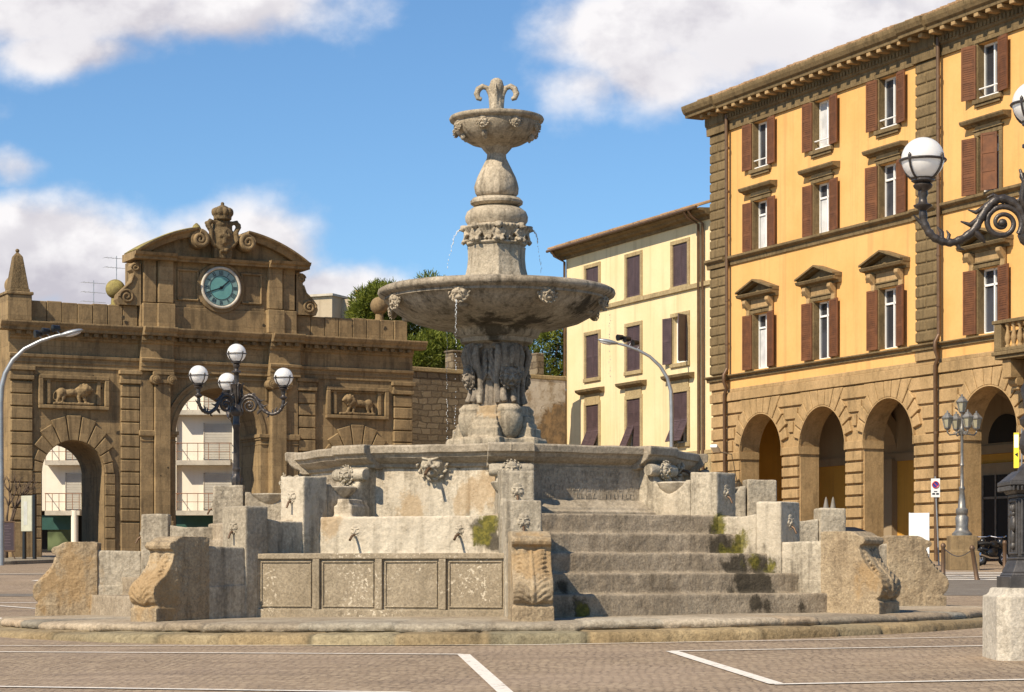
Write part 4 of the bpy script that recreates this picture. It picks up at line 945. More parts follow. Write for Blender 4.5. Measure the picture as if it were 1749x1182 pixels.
# side scrolls, balls, obelisk
for s_ in (-1, 1):
    mb = MB(); prof = [(3.66, 13.26), (4.62, 13.26), (4.72, 13.5), (4.66, 13.75), (4.45, 13.98), (4.18, 14.2), (4.0, 14.5), (3.98, 14.7), (4.10, 14.82), (4.10, 15.0), (3.98, 15.14), (3.80, 15.16), (3.66, 15.1)]
    mb.prism(prof, lambda u, z: (s_ * u, .55, z), lambda u, z: (s_ * u, -.08, z))
    mb.tube(spiral((s_ * 4.30, 13.62), .33, 1.8, 36, -.10, s_, 0), .06, 8); mb.tube(spiral((s_ * 3.92, 14.92), .18, 1.4, 24, -.10, s_, 0), .05, 8)
    mb.tube([(s_ * 4.66, -.08, 13.7), (s_ * 4.4, -.1, 14.0), (s_ * 4.12, -.1, 14.25), (s_ * 3.99, -.1, 14.6)], .05, 8)
    gp(mb, 'side_scroll', M['tufa'], attic, bevel=.02)
def ball(u, y, z, r, mat):
    mb = MB(); mb.ell((u, y, z), r, None, 4); mb.lathe([(.34 * r / .42, 13.2), (.34 * r / .42, 13.3), (.20, 13.36), (.18, z - r * .9)], 20, c=(u, y, 0)); gp(mb, 'stone_ball', mat, gate, smooth=50)
ball(-4.55, .8, 14.03, .43, M['tufa_moss']); ball(-8.62, 2.4, 14.12, .44, M['tufa']); ball(8.35, 1.2, 14.04, .42, M['tufa'])
mb = MB(); mb.ub(-9.62, -8.55, -1.3, .22, 12.32, 13.42); mb.ub(-9.68, -8.49, -1.3, .28, 13.42, 13.56); gp(mb, 'obelisk_base', M['tufa'], gate, bevel=.03)
mb = MB()
for (a, z0, b, z1) in ((.44, 13.58, .42, 13.7), (.40, 13.7, .19, 15.1), (.19, 15.1, .02, 15.32)): mb.hexa([(-9.05 + sx * a, .3 + sy * a, z0) for sx, sy in ((-1, -1), (1, -1), (1, 1), (-1, 1))] + [(-9.05 + sx * b, .3 + sy * b, z1) for sx, sy in ((-1, -1), (1, -1), (1, 1), (-1, 1))])
mb.ell((-9.05, .3, 15.36), .09); gp(mb, 'obelisk', M['tufa_dark'], gate, bevel=.015)
rr = random.Random(12); mb = MB()                            # shell holes in the old stone
for i in range(46):
    u, z = rr.uniform(-9, 9), rr.uniform(3.5, 13.0)
    if abs(u) < 2.5 and z < 10.3 or (abs(abs(u) - 6.68) < 1.5 and z < 8.5): continue
    pr = {True: .345}.get(2.38 < abs(u) < 3.1 and z < 9.8, .0)
    if 10.3 < z < 12.3: continue
    if z > 12.3: pr = -.10 if abs(u) > 3.75 else .10
    r = rr.uniform(.03, .11)
    n = 7; mb.prism([(u + r * rr.uniform(.5, 1.3) * math.cos(2 * PI * k / n), z + r * rr.uniform(.5, 1.3) * math.sin(2 * PI * k / n)) for k in range(n)], lambda a, b: (a, -pr + .02, b), lambda a, b: (a, -pr - .005, b))
o = gp(mb, 'pockmarks', plain('dark_broken_stone', (.05, .036, .02), .95, 0, .4, 20), gate); o['kind'] = 'stuff'

# ------------------------------------------------------------------ orange palace
def fdir(px, Y0, dz):
    d = Vector((.467, -1, 0)).normalized(); p = Vector(((px - CXP) / FPX * Y0, Y0, dz)); return p, math.atan2(d.y, d.x)
ZP = 1.9; p0, pang = fdir(1218, 104, ZP)
palace = thing('palace', tuple(p0), pang, 'orange palazzo with stone arcade, quoins and pedimented windows, right edge of the square', 'building')
def pp(mb, name, mat, parent=None, **kw):
    mb.off = Vector((0, 0, -ZP)); return mb.build(name, mat, parent or palace, **kw)
BAYS = [4.30, 9.32, 14.25, 20.9, 25.85]; UE = 32.0
holes = [(b - .66, b + .66, z0, z1) for b in BAYS for z0, z1 in ((10.70, 13.2), (16.08, 18.3), (19.75, 21.85))]
mb = MB(); wall_holes(mb, .05, UE, 9.9, 22.6, holes, 0, .42); mb.box(.05, UE, .45, 12, 9.9, 22.6); mb.face([(.05, 0, 9.9), (.05, .45, 9.9), (.05, .45, 22.6), (.05, 0, 22.6)])
pwall = pp(mb, 'wall', M['orange'])
# arcade
mb = MB(); edges = [0.0, 6.83, 11.79, 17.05, 23.4, 28.4]
for i, b in enumerate(BAYS): arch_bay(mb, edges[i], edges[i + 1], 1.4, 9.38, b + .05, 1.81, 6.87, .95, .0, 32)
mb.box(28.4, UE, 0, .9, 1.4, 9.38)
mb.box(-.02, UE, .0, .9, 9.38, 9.92)
arc = pp(mb, 'arcade', M['peperino'])
rb = MB(); h = .495
for i, b in enumerate(BAYS):
    uc = b + .05
    l0 = edges[i] if i else -.04; r0 = edges[i + 1]
    def courses(u0, u1, z0, z1, prd, split=True):
        n = int(round((z1 - z0) / h))
        for k in range(n):
            za, zb = z0 + k * (z1 - z0) / n + .02, z0 + (k + 1) * (z1 - z0) / n - .02
            if split and k % 2 == 0 and u1 - u0 > .9: um = lerp(u0, u1, .5 + rnd.uniform(-.1, .1)); rb.ub(u0, um - .006, -.03, prd, za, zb); rb.ub(um + .006, u1, -.03, prd, za, zb)
            else: rb.ub(u0, u1, -.03, prd, za, zb)
    courses(l0 if i == 0 else (l0 + uc - 1.81) / 2 - 10, uc - 1.86, 1.4, 6.65, .09) if i == 0 else None
for i in range(len(BAYS)):
    a = BAYS[i] + .05 + 1.86; b = BAYS[i + 1] + .05 - 1.86 if i + 1 < len(BAYS) else UE
    n = 11
    for k in range(n):
        za, zb = 1.4 + k * (6.65 - 1.4) / n + .045, 1.4 + (k + 1) * (6.65 - 1.4) / n - .045
        m_ = 2 if b - a < 2 else 3
        us = [a] + ([lerp(a, b, (q + 1) / m_ + rnd.uniform(-.05, .05)) for q in range(m_ - 1)] if k % 2 == 0 else ([lerp(a, b, .5)] if m_ == 3 else [])) + [b]
        for q, r in zip(us, us[1:]): rb.ub(q + .012, r - .012, -.03, .14, za, zb)
    for (q, r) in ((a - .02, b + .02),): rb.ub(q, r, -.03, .13, 6.70, 7.04)
rb.ub(-.02, BAYS[0] + .05 - 1.84, -.03, .13, 6.70, 7.04)
# voussoirs and the coursed masonry between them
for i, b in enumerate(BAYS):
    uc, zs = b + .05, 6.87
    for k in range(13):
        a0, a1 = PI * k / 13, PI * (k + 1) / 13; amid = (a0 + a1) / 2
        if amid < .13 or amid > PI - .13: continue
        ring = abs(k - 6); ktop = {0: 2.46, 1: 2.46, 2: 2.46, 3: 2.40, 4: 2.15, 5: 2.10, 6: 2.08}[ring]
        if ring <= 2: outer = [(uc + (9.36 - zs) / math.tan(a1 - .008), 9.36), (uc + (9.36 - zs) / math.tan(a0 + .008), 9.36)]
        else: outer = 2.50 if ring <= 4 else 2.35
        wedge(rb, uc, zs, 1.84, outer, a0 + .016, a1 - .016, -.03, .13)
    nb = BAYS[i + 1] + .05 if i + 1 < len(BAYS) else UE + 2
    for k, (za, zb) in enumerate(((7.09, 7.59), (7.68, 8.17), (8.26, 8.75), (8.84, 9.35))):
        for (ul, ur) in ((uc, nb),) + (((-2.5, uc),) if i == 0 else ()):
            g = lambda z: 2.52 if z < 9 else 1.55
            zm = (za + zb) / 2; ext = 2.40 * math.cos(math.asin(min(.98, (zm - zs) / 2.50))) + .16 if zm < 9.0 else 1.42
            l = max(-.04, ul + ext) if ul > -2 else -.04; r = ur - ext
            if r - l > .15:
                if r - l > 1.1: m_ = lerp(l, r, .5); rb.ub(l, m_ - .006, -.03, .09, za, zb); rb.ub(m_ + .006, r, -.03, .09, za, zb)
                else: rb.ub(l, r, -.03, .09, za, zb)
rb.ub(-.06, UE, -.03, .16, 9.40, 9.80); rb.ub(-.04, UE, -.03, .07, 9.80, 9.98)
pp(rb, 'rusticated_masonry', M['peperino'], arc, bevel=.022)
# keep masonry behind the downpipe; pier soffit trims
for i, b in enumerate(BAYS):
    uc = b + .05; mb = MB()
    for s_ in (-1, 1):
        u = uc + s_ * 1.81; a, c = sorted((u, u - s_ * .05)); mb.box(a, c, -.12, .93, 6.70, 7.04)
    for k in range(24):
        a0, a1 = PI * k / 24, PI * (k + 1) / 24
        mb.ext_w([(uc + r * math.cos(a), 6.87 + r * math.sin(a)) for r, a in ((1.79, a0), (1.84, a0), (1.84, a1), (1.79, a1))], .0, .12)
    pp(mb, 'arch_trim', M['peperino'], arc)
# portico interior
mb = MB(); mb.face([(-.0, 5.2, 1.4), (UE, 5.2, 1.4), (UE, 5.2, 6.6), (0, 5.2, 6.6)]); mb.face([(.3, .9, 1.4), (.3, 5.2, 1.4), (.3, 5.2, 9), (.3, .9, 9)])
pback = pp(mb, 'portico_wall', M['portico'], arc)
mb = MB(); mb.box(0, UE, 5.08, 5.4, 6.5, 6.85); mb.face([(0, 5.19, 6.85), (UE, 5.19, 6.85), (UE, 5.19, 9.3), (0, 5.19, 9.3)]); mb.face([(0, .9, 9.2), (UE, .9, 9.2), (UE, 5.2, 9.2), (0, 5.2, 9.2)])
for e in edges[1:]:
    mb.box(e - .55, e + .55, 4.9, 5.3, 1.4, 6.6); 
    for k in range(16):
        a0, a1 = PI * k / 16, PI * (k + 1) / 16; q = lambda r, a: (3.05 + r * math.cos(a), 6.85 + r * .95 * math.sin(a))
        P4 = [q(2.15, a0), q(2.6, a0), q(2.6, a1), q(2.15, a1)]; mb.prism(P4, lambda y, z: (e - .5, y, z), lambda y, z: (e + .5, y, z))
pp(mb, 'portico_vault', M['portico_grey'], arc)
mb = MB()
for i, (b, wd, hh) in enumerate(((4.6, 1.0, 0), (10.3, .9, 0), (15.2, 1.3, 3.4), (21.4, 1.9, 3.9), (26, 1.6, 3.9))):
    if not hh: continue
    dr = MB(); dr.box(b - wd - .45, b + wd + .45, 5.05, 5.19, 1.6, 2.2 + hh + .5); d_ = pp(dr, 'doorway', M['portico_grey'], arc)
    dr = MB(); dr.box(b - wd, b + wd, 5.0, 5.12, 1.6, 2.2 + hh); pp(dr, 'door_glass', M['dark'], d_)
    dr = MB(); dr.box(b - wd, b + wd, 4.96, 5.06, 2.2 + hh - 1.0, 2.2 + hh - .9)
    for k in range(4): u = lerp(b - wd, b + wd, k / 3); dr.box(u - .05, u + .05, 4.96, 5.06, 1.6, 2.2 + hh)
    pp(dr, 'door_frame', M['iron_grey'], d_)
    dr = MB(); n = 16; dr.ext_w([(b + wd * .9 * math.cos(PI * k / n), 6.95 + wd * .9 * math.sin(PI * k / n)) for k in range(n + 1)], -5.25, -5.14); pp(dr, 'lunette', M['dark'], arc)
# quoins and pilasters
def quoins(u0, u1, z0, z1, prd):
    mb = MB(); n = int(round((z1 - z0) / .46)); hh = (z1 - z0) / n
    for k in range(n):
        za, zb = z0 + k * hh + .03, z0 + (k + 1) * hh - .03
        if k % 2: um = lerp(u0, u1, .5); segs = ((u0, um - .015), (um + .015, u1))
        else: segs = ((u0, u1),)
        for a, b in segs: mb.ub(a, b, -.02, prd, za, zb)
    mb.ub(u0 + .03, u1 - .03, -.02, prd - .05, z0, z1)
    return mb
for u0, u1 in ((-.06, 1.42), (16.3, 17.75), (30.3, 31.9)):
    for z0, z1 in ((10.7, 15.66), (16.12, 21.9)): pp(quoins(u0, u1, z0, z1, .17), 'quoin_pilaster', M['peperino_dark'], pwall, bevel=.05, seg=2)
    mb = MB(); mb.ub(u0 - .02, u1, -.02, .16, 9.98, 10.38); pp(mb, 'pilaster_base', M['peperino'], pwall, bevel=.02)
# string courses
for za, zb, pj in ((10.38, 10.64, .22), (15.66, 16.08, .26)):
    mb = MB(); hh = zb - za
    mb.ext_u([(-.02, za), (.07, za), (.09, za + hh * .45), (pj - .05, za + hh * .6), (pj, za + hh * .72), (pj, zb - .02), (-.02, zb + .01)], -.14, UE)
    for u0, u1 in ((-.10, 1.46), (16.26, 17.79)): mb.ext_u([(-.02, za - .01), (.24, za - .01), (.26, za + hh * .45), (pj + .10, za + hh * .6), (pj + .15, za + hh * .72), (pj + .15, zb - .01), (-.02, zb + .02)], u0 - .08, u1 + .04)
    pp(mb, 'string_course', M['peperino_dark'], pwall, bevel=.01)
# windows
def window(u, z0, z1, style, curtain=False, closed=False):
    """one window: stone surround, white frame, pane, two louvred shutters"""
    fr = MB(); hw = .66
    fr.ub(u - hw - .20, u - hw, -.05, .07, z0, z1 + .02); fr.ub(u + hw, u + hw + .20, -.05, .07, z0, z1 + .02); fr.ub(u - hw - .20, u + hw + .20, -.05, .07, z1 + .02, z1 + .20); fr.ub(u - hw - .26, u + hw + .26, -.05, .12, z1 + .20, z1 + .27)
    if style == 3:
        fr.ub(u - hw - .30, u - hw - .1, -.05, .09, z1 - .12, z1 + .26); fr.ub(u + hw + .1, u + hw + .30, -.05, .09, z1 - .12, z1 + .26)
        fr.ub(u - hw - .22, u + hw + .22, -.05, .16, z0 - .20, z0 - .02); fr.ub(u - hw - .10, u + hw + .10, -.05, .10, z0 - .32, z0 - .20)
    win = pp(fr, 'window', M['peperino_dark'], pwall, bevel=.015)
    rv = MB(); rv.box(u - hw, u - hw + .02, -.04, .38, z0, z1); rv.box(u + hw - .02, u + hw, -.04, .38, z0, z1); pp(rv, 'reveal', M['peperino_dark'], win)
    if style in (1, 2):
        fz = MB(); fz.ub(u - hw - .12, u + hw + .12, -.05, .09, z1 + .27, z1 + (.72 if style == 1 else .42)); pp(fz, 'frieze', M['peperino'], win)
    if style == 2:
        co = MB(); co.ext_u([(-.05, z1 + .40), (.12, z1 + .40), (.18, z1 + .46), (.36, z1 + .50), (.42, z1 + .60), (.42, z1 + .65), (-.05, z1 + .69)], u - 1.36, u + 1.36); pp(co, 'cornice', M['peperino_dark'], win)
    if style == 1:
        zb = z1 + .64
        co = MB(); co.ext_u([(-.05, zb), (.14, zb), (.18, zb + .10), (.42, zb + .14), (.48, zb + .24), (.48, zb + .27), (-.05, zb + .28)], u - 1.48, u + 1.48)
        rise = .46; ln = math.hypot(1.5, rise); nx, nz = -rise / ln, 1.5 / ln
        for s_ in (-1, 1):
            A_, B_ = Vector((s_ * 1.5, 0, zb + .26)), Vector((0, 0, zb + .26 + rise))
            for (p0_, p1_, d0, d1) in ((0, .075, -.02, .36), (.075, .15, -.02, .50)):
                q = [(A_.x - s_ * p0_ * abs(nx) * 0, A_.z + p0_), (0, B_.z + p0_), (0, B_.z + p1_), (A_.x, A_.z + p1_)]
                co.ext_w([(u + a, b) for a, b in q], d0, d1)
        co.ext_w([(u - 1.3, zb + .27), (u + 1.3, zb + .27), (u, zb + .27 + rise * .87)], -.02, .12)
        pp(co, 'pediment', M['peperino_dark'], win)
        for s_ in (-1, 1):
            cs = MB(); uu = u + s_ * (hw + .32); cs.prism([(-.04, zb), (-.36, zb), (-.38, zb - .14), (-.26, zb - .30), (-.14, zb - .44), (-.16, zb - .66), (-.10, zb - .78), (-.04, zb - .78)], lambda y, z: (uu - .13, y, z), lambda y, z: (uu + .13, y, z))
            pp(cs, 'console', M['peperino'], win, bevel=.02)
    gl = MB(); gl.box(u - hw + .02, u + hw - .02, .32, .34, z0, z1); pp(gl, 'pane', M['curtain'] if curtain is True else M['glass'], win)
    if curtain == 'half':
        cu = MB(); cu.box(u - hw + .10, u + hw - .10, .305, .318, z0 + .05, lerp(z0, z1, .72)); pp(cu, 'curtain', M['curtain'], win)
    wf = MB(); t = .075
    for (a, b, c, d) in ((-hw, -hw + t, z0, z1), (hw - t, hw, z0, z1), (-.06, .06, z0, z1), (-hw, hw, z0, z0 + t), (-hw, hw, z1 - t, z1)) + (((-hw, hw, z1 - .66, z1 - .58),) if style != 3 else ()): wf.box(u + a + .021, u + b - .021, .25, .325, c, d)
    pp(wf, 'window_frame', M['white'], win)
    if style == 3: rl = MB(); rl.tube([(u - hw, .02, z0 + .38), (u + hw, .02, z0 + .38)], .03, 6); rl.box(u - hw, u + hw, .03, .06, z0 + .02, z0 + .08); pp(rl, 'window_rail', M['white'], win)
    sh0, sh1 = z0 + .02, z1 - .02
    for s_ in (-1, 1):
        sm_ = MB(); sw_ = .70; n = int((sh1 - sh0) / .085)
        def S(a, b, c, d, e, f): sm_.box(min(s_ * a, s_ * b), max(s_ * a, s_ * b), c, d, e, f)
        S(0, .08, 0, .055, sh0, sh1); S(sw_ - .08, sw_, 0, .055, sh0, sh1)
        for k in range(4): z = lerp(sh0, sh1 - .09, k / 3); S(.08, sw_ - .08, .004, .05, z, z + .09)
        S(.08, sw_ - .08, .022, .034, sh0, sh1)
        for k in range(n): z = sh0 + .08 + k * .085; S(.08, sw_ - .08, .008 + 0 * k, .022, z, z + .045)
        # hinge line on the jamb, leaf swung back to the wall (or shut)
        ang = R(rnd.uniform(3, 15)) * s_ if not (closed and s_ > 0) else R(150)
        hx = u + s_ * (hw + .02); rot = Matrix.Rotation(-ang if not closed or s_ < 0 else -R(158), 4, 'Z')
        sm_.bm.transform(Matrix.Translation((hx, -.13, 0)) @ rot)
        pp(sm_, 'shutter', M['shutter'], win)
    return win
for i, b in enumerate(BAYS):
    window(b, 10.70, 13.2, 1, curtain='half' if i == 0 else False); window(b, 16.08, 18.3, 2, curtain='half' if i < 2 else False, closed=(i == 3)); window(b, 19.75, 21.85, 3, curtain=(i == 1))
# main cornice with dentils and modillions
mb = MB()
mb.ext_u([(-.02, 21.9), (.10, 21.9), (.12, 22.28), (.20, 22.34), (.22, 22.42), (.22, 22.66), (-.02, 22.66)], -.16, UE)
mb.ext_u([(-.02, 22.84), (.78, 22.84), (.80, 22.96), (.90, 23.04), (.98, 23.20), (1.0, 23.30), (1.0, 23.36), (-.02, 23.5)], -1.0, UE)
mb.ub(-.14, UE, -.02, .24, 22.66, 22.84)
for u0, u1 in ((-.16, 1.5), (16.2, 17.85)): mb.ext_u([(-.02, 21.89), (.26, 21.89), (.28, 22.27), (.34, 22.33), (.36, 22.41), (.36, 22.83), (-.02, 22.83)], u0, u1); mb.ext_u([(-.02, 22.845), (.92, 22.845), (.94, 22.97), (1.04, 23.05), (1.12, 23.21), (1.14, 23.31), (1.14, 23.37), (-.02, 23.51)], u0 - .85 * (u0 < 0), u1 + .12)
pc = pp(mb, 'main_cornice', M['peperino_dark'])
dn = MB()
for k in range(int(UE / .24)): u = .02 + k * .24; dn.ub(u, u + .14, .0, .27, 22.42, 22.60)
q = pp(dn, 'dentils', M['peperino_dark'], pc); q['kind'] = 'stuff'
dn = MB()
for k in range(int(UE / .72)): u = .05 + k * .72; dn.ub(u, u + .26, .0, .76, 22.67, 22.838)
pp(dn, 'modillions', M['peperino'], pc, bevel=.02)
# tiled roof
def tiled_roof(u0, u1, w0, z0, back, rise, mat, step=.26, name='roof', parent=None, fn=pp):
    mb = MB(); mb.face([(u0, -w0, z0), (u1, -w0, z0), (u1, back, z0 + rise), (u0, back, z0 + rise)]); mb.face([(u0, -w0, z0 - .05), (u1, -w0, z0 - .05), (u1, -w0, z0), (u0, -w0, z0)])
    n = int((u1 - u0) / step); nx = 5
    for k in range(n):
        u = u0 + (k + .5) * step; r = step * .36 * rnd.uniform(.9, 1.1); j = rnd.uniform(-.04, .04); dz = rnd.uniform(-.01, .02)
        A_ = [(u + r * math.cos(PI * i / nx), -w0 - .06 + j, z0 + dz + r * math.sin(PI * i / nx) * 1.1) for i in range(nx + 1)]
        B_ = [(u + r * math.cos(PI * i / nx), back, z0 + rise + r * math.sin(PI * i / nx)) for i in range(nx + 1)]
        for i in range(nx): mb.face([A_[i], A_[i + 1], B_[i + 1], B_[i]])
        mb.face(A_)
    return fn(mb, name, mat, parent)
tiled_roof(-.45, UE, .55, 23.52, 6.5, 2.4, M['tile'])
# downpipes
for u, zt in ((1.66, 22.3), (17.98, 22.3)):
    mb = MB(); mb.tube([(u, -.26, zt + .3), (u, -.22, 10.9)], .085, 10); mb.tube([(u, -.22, 10.9), (u, -.40, 10.6), (u, -.40, 10.3), (u, -.26, 10.0), (u - .18, -.26, 9.7), (u - .18, -.22, 2.0)], .085, 10)
    for z in (12, 14, 17, 19, 21, 7, 4.5): mb.tube([(u - (.18 if z < 9.7 else 0), -.23, z), (u - (.18 if z < 9.7 else 0), -.23, z + .1)], .105, 10)
    pp(mb, 'downpipe', M['pipe'], pwall, smooth=60)
# balcony on the next bay
mb = MB(); bu0, bu1 = 23.0, 28.8
mb.ub(bu0, bu1, -.1, 1.35, 9.42, 9.56); mb.ub(bu0 - .08, bu1, -.1, 1.45, 9.56, 9.70)
bal = pp(mb, 'balcony', M['peperino_dark'], bevel=.02)
mb = MB(); mb.ub(bu0 - .06, bu1, 1.08, 1.44, 10.72, 10.86); mb.ub(bu0 - .06, bu0 + .30, -.1, 1.08, 10.72, 10.86); mb.ub(bu0, bu1, 1.12, 1.40, 9.70, 9.84)
for u in (bu0 + .02, bu0 + 1.9, bu0 + 3.9): mb.ub(u, u + .42, 1.13, 1.40, 9.7, 10.72)
pp(mb, 'balustrade_rail', M['peperino_dark'], bal, bevel=.02)
for k in range(9):
    u = bu0 + .68 + k * .36
    if abs(u - bu0 - 2.1) < .3 or abs(u - bu0 - 4.1) < .3: continue
    mb = MB(); mb.lathe([(.10, 9.84), (.10, 9.9), (.06, 9.94), (.11, 10.1), (.12, 10.2), (.06, 10.42), (.05, 10.54), (.09, 10.62), (.10, 10.72)], 12, c=(u, -1.26, 0)); pp(mb, 'baluster', M['peperino'], bal, smooth=50)
for u in (bu0 + .25, bu0 + 1.55):
    mb = MB(); mb.ub(u, u + .5, 0, 1.2, 8.72, 9.42); mb.ub(u + .06, u + .44, 0, .8, 8.3, 8.72); mb.tube([(u, -.75, 8.62), (u + .5, -.75, 8.62)], .2, 12); pp(mb, 'bracket', M['peperino'], bal, bevel=.03)
# wall lamp on the first pier
mb = MB(); mb.tube([(1.9, -.1, 6.95), (2.6, -1.1, 7.0), (2.9, -1.5, 7.1)], .03, 6); wl = pp(mb, 'lamp_arm', M['galv'], arc)
mb = MB(); mb.obox((3.2, -1.75, 7.12), (.9, .34, .16), Matrix.Rotation(R(-40), 3, 'Z') @ Matrix.Rotation(R(-12), 3, 'Y')); pp(mb, 'lamp_head', M['white'], wl, bevel=.05, seg=2)
# plants of dark furniture just inside the arcade are separate things (umbrellas below)

# ------------------------------------------------------------------ yellow house
y0_, yang = fdir(1218, 104.3, ZP)
yh = thing('yellow_house', tuple(y0_), yang, 'pale yellow house with plum brown shutters, adjoining the orange palazzo', 'building')
def yp(mb, name, mat, parent=None, **kw):
    mb.off = Vector((0, 0, -ZP)); return mb.build(name, mat, parent or yh, **kw)
YC = [-12.38, -7.85, -3.1]; YR = [(15.33, 17.35), (11.62, 13.85), (7.75, 10.2)]
mb = MB(); hs = [(c - .72, c + .72, a, b) for c in YC for a, b in YR]; wall_holes(mb, -15.47, .0, 1.6, 18.5, hs, 0, .3); mb.box(-15.47, 0, .32, 10, 1.6, 18.5); mb.face([(-15.47, 0, 1.6), (-15.47, .35, 1.6), (-15.47, .35, 18.5), (-15.47, 0, 18.5)])
mb.box(-16.25, -15.5, -.5, 3, 1.6, 11.2)
yw = yp(mb, 'wall', M['yellow'])
for za, zb_, pj in ((15.02, 15.26, .12), (7.1, 7.3, .08)): mb = MB(); mb.ub(-15.6, .0, -.02, pj, za, zb_); yp(mb, 'string_course', M['trim'], yw, bevel=.02)
mb = MB(); mb.ub(-15.52, 0, -.02, .05, 1.6, 7.1); yp(mb, 'base_course', M['trim'], yw)
def leaf_sh(mb, w_, z0, z1, th=.05):
    mb.box(0, .07, 0, th, z0, z1); mb.box(w_ - .07, w_, 0, th, z0, z1)
    for k in range(3): z = lerp(z0, z1 - .09, k / 2); mb.box(.07, w_ - .07, .004, th - .004, z, z + .09)
    mb.box(.07, w_ - .07, .022, .036, z0, z1); n = int((z1 - z0) / .09)
    for k in range(n): z = z0 + .08 + k * .09; mb.box(.07, w_ - .07, .008, .022, z, z + .05)
for ci, c in enumerate(YC):
    for ri, (z0, z1) in enumerate(YR):
        fr = MB(); hw = .72
        fr.ub(c - hw - .20, c - hw, -.03, .07, z0 - .0, z1); fr.ub(c + hw, c + hw + .20, -.03, .07, z0, z1); fr.ub(c - hw - .20, c + hw + .20, -.03, .07, z1, z1 + .2); fr.ub(c - hw - .22, c + hw + .22, -.03, .10, z0 - .2, z0)
        win = yp(fr, 'window', M['trim'], yw, bevel=.015)
        if ri == 2: fz = MB(); fz.ub(c - hw - .12, c + hw + .12, -.02, .06, z1 + .2, z1 + .62); yp(fz, 'frieze', M['trim'], win); fz = MB(); fz.ext_u([(-.02, z1 + .60), (.12, z1 + .60), (.34, z1 + .72), (.38, z1 + .84), (-.02, z1 + .88)], c - 1.35, c + 1.35); yp(fz, 'cornice', M['peperino_dark'], win)
        gl = MB(); gl.box(c - hw, c + hw, .26, .28, z0, z1); yp(gl, 'pane', M['glass'], win)
        wf = MB()
        for (a, b) in ((-hw, -hw + .09), (hw - .09, hw), (-.07, .07)): wf.box(c + a + .003, c + b - .003, .2, .265, z0, z1)
        wf.box(c - hw + .01, c + hw - .01, .205, .262, z0, z0 + .1); yp(wf, 'window_frame', M['white'], win)
        for s_ in (-1, 1):
            sm_ = MB(); op = ri == 1 and ci == 2
            if ri == 2 and not op:
                leaf_sh(sm_, hw - .01, z0 + 1.15, z1); lo = MB(); leaf_sh(lo, hw - .01, -1.15, 0)
                lo.bm.transform(Matrix.Translation((c - hw if s_ < 0 else c + .01, .0, z0 + 1.15)) @ Matrix.Rotation(R(-24 if not (ci == 1 and s_ > 0) else -3), 4, 'X'))
                sm_.bm.transform(Matrix.Translation((c - hw if s_ < 0 else c + .01, .0, 0))); so = yp(sm_, 'shutter', M['shutter2'], win); yp(lo, 'tilted_shutter', M['shutter2'], win)
            else:
                leaf_sh(sm_, hw - .01, z0, z1)
                if op: sm_.bm.transform(Matrix.Translation((c + s_ * hw, -.12, 0)) @ Matrix.Diagonal((s_, 1, 1, 1)) @ Matrix.Rotation(R(-8 if s_ < 0 else -62), 4, 'Z'))
                else: sm_.bm.transform(Matrix.Translation((c - hw if s_ < 0 else c + .01, .0, 0)))
                yp(sm_, 'shutter', M['shutter2'], win)
mb = MB(); mb.ext_u([(-.02, 18.15), (.10, 18.15), (.14, 18.28), (.40, 18.34), (.46, 18.44), (.70, 18.5), (.74, 18.60), (-.02, 18.64)], -15.95, .0); ec = yp(mb, 'eaves', M['peperino_dark'])
mb = MB(); mb.box(-15.95, -15.47, -.65, 9, 18.45, 18.60); yp(mb, 'verge', M['peperino_dark'], ec)
tiled_roof(-16.05, .0, .78, 18.67, 6, 2.2, M['tile'], .27, fn=yp)
mb = MB(); mb.tube([(-16.05, -.86, 18.60), (-.1, -.86, 18.62)], .075, 8); yp(mb, 'gutter', M['pipe'], ec, smooth=60)
for u in (-15.40, -1.15, -.75):
    mb = MB(); mb.tube([(u - .1, -.85, 18.58), (u - .1, -.7, 18.3), (u, -.14, 18.0), (u, -.12, 2.0)], .07, 8); yp(mb, 'downpipe', M['pipe'], yw, smooth=60)

# ------------------------------------------------------------------ walls and houses behind
def wall_thing(name, a, b, th, ztop, mat, label, cat='wall'):
    a, b = Vector(a), Vector(b); L = (b - a).length; ang = math.atan2((b - a).y, (b - a).x)
    t = thing(name, (a.x, a.y, gz(a.x, a.y)), ang, label, cat); zb = t.location.z
    mb = MB((0, 0, -zb)); n = max(1, int(L / .7))
    mb.prism([(0, zb - .5), (L, zb - .5)] + [(L * (1 - i / n), ztop + .05 * noise.noise((i * .7, 3, ztop))) for i in range(n + 1)], lambda u, z: (u, 0, z), lambda u, z: (u, th, z))
    return t, mb.build('masonry', mat, t), L, zb
sw, swm, L, zb = wall_thing('stone_wall', (-7.2, 108.5, 0), (2.75, 115.9, 0), .8, 11.55, M['rubble'], 'rough stone wall with a plastered patch, between the brown gate and the yellow house')
mb = MB((0, 0, -zb)); mb.box(-.1, L + .1, -.08, .88, 11.5, 11.72); mb.build('coping', M['trim'], sw, bevel=.03)
def peeling():
    m, N, b = base_mat('peeling_render'); p = geo_pos(N); sx = N.new('ShaderNodeSeparateXYZ'); N.l.new(p, sx.inputs[0])
    k = N.ss(N.m('ADD', sx.outputs[2], N.m('ADD', N.m('MULTIPLY', N.m('SUBTRACT', N.noise(p, .8, 7, .65), .5), 6.0), N.m('MULTIPLY', sx.outputs[0], -.55))), 8.3, 8.8)
    br = N.mix(N.ss(N.noise(p, 2.2, 7, .7), .35, .65), (.36, .235, .115), (.17, .12, .07)); wh = N.mix(N.ss(N.noise(p, 1.6, 6, .7), .42, .66), (.62, .55, .45), (.34, .26, .17))
    N.set(b.inputs['Base Color'], N.mix(k, br, wh)); b.inputs['Roughness'].default_value = .95; bump(N, b, N.m('ADD', N.noise(p, 6, 7, .7), k), .6, .05); return m
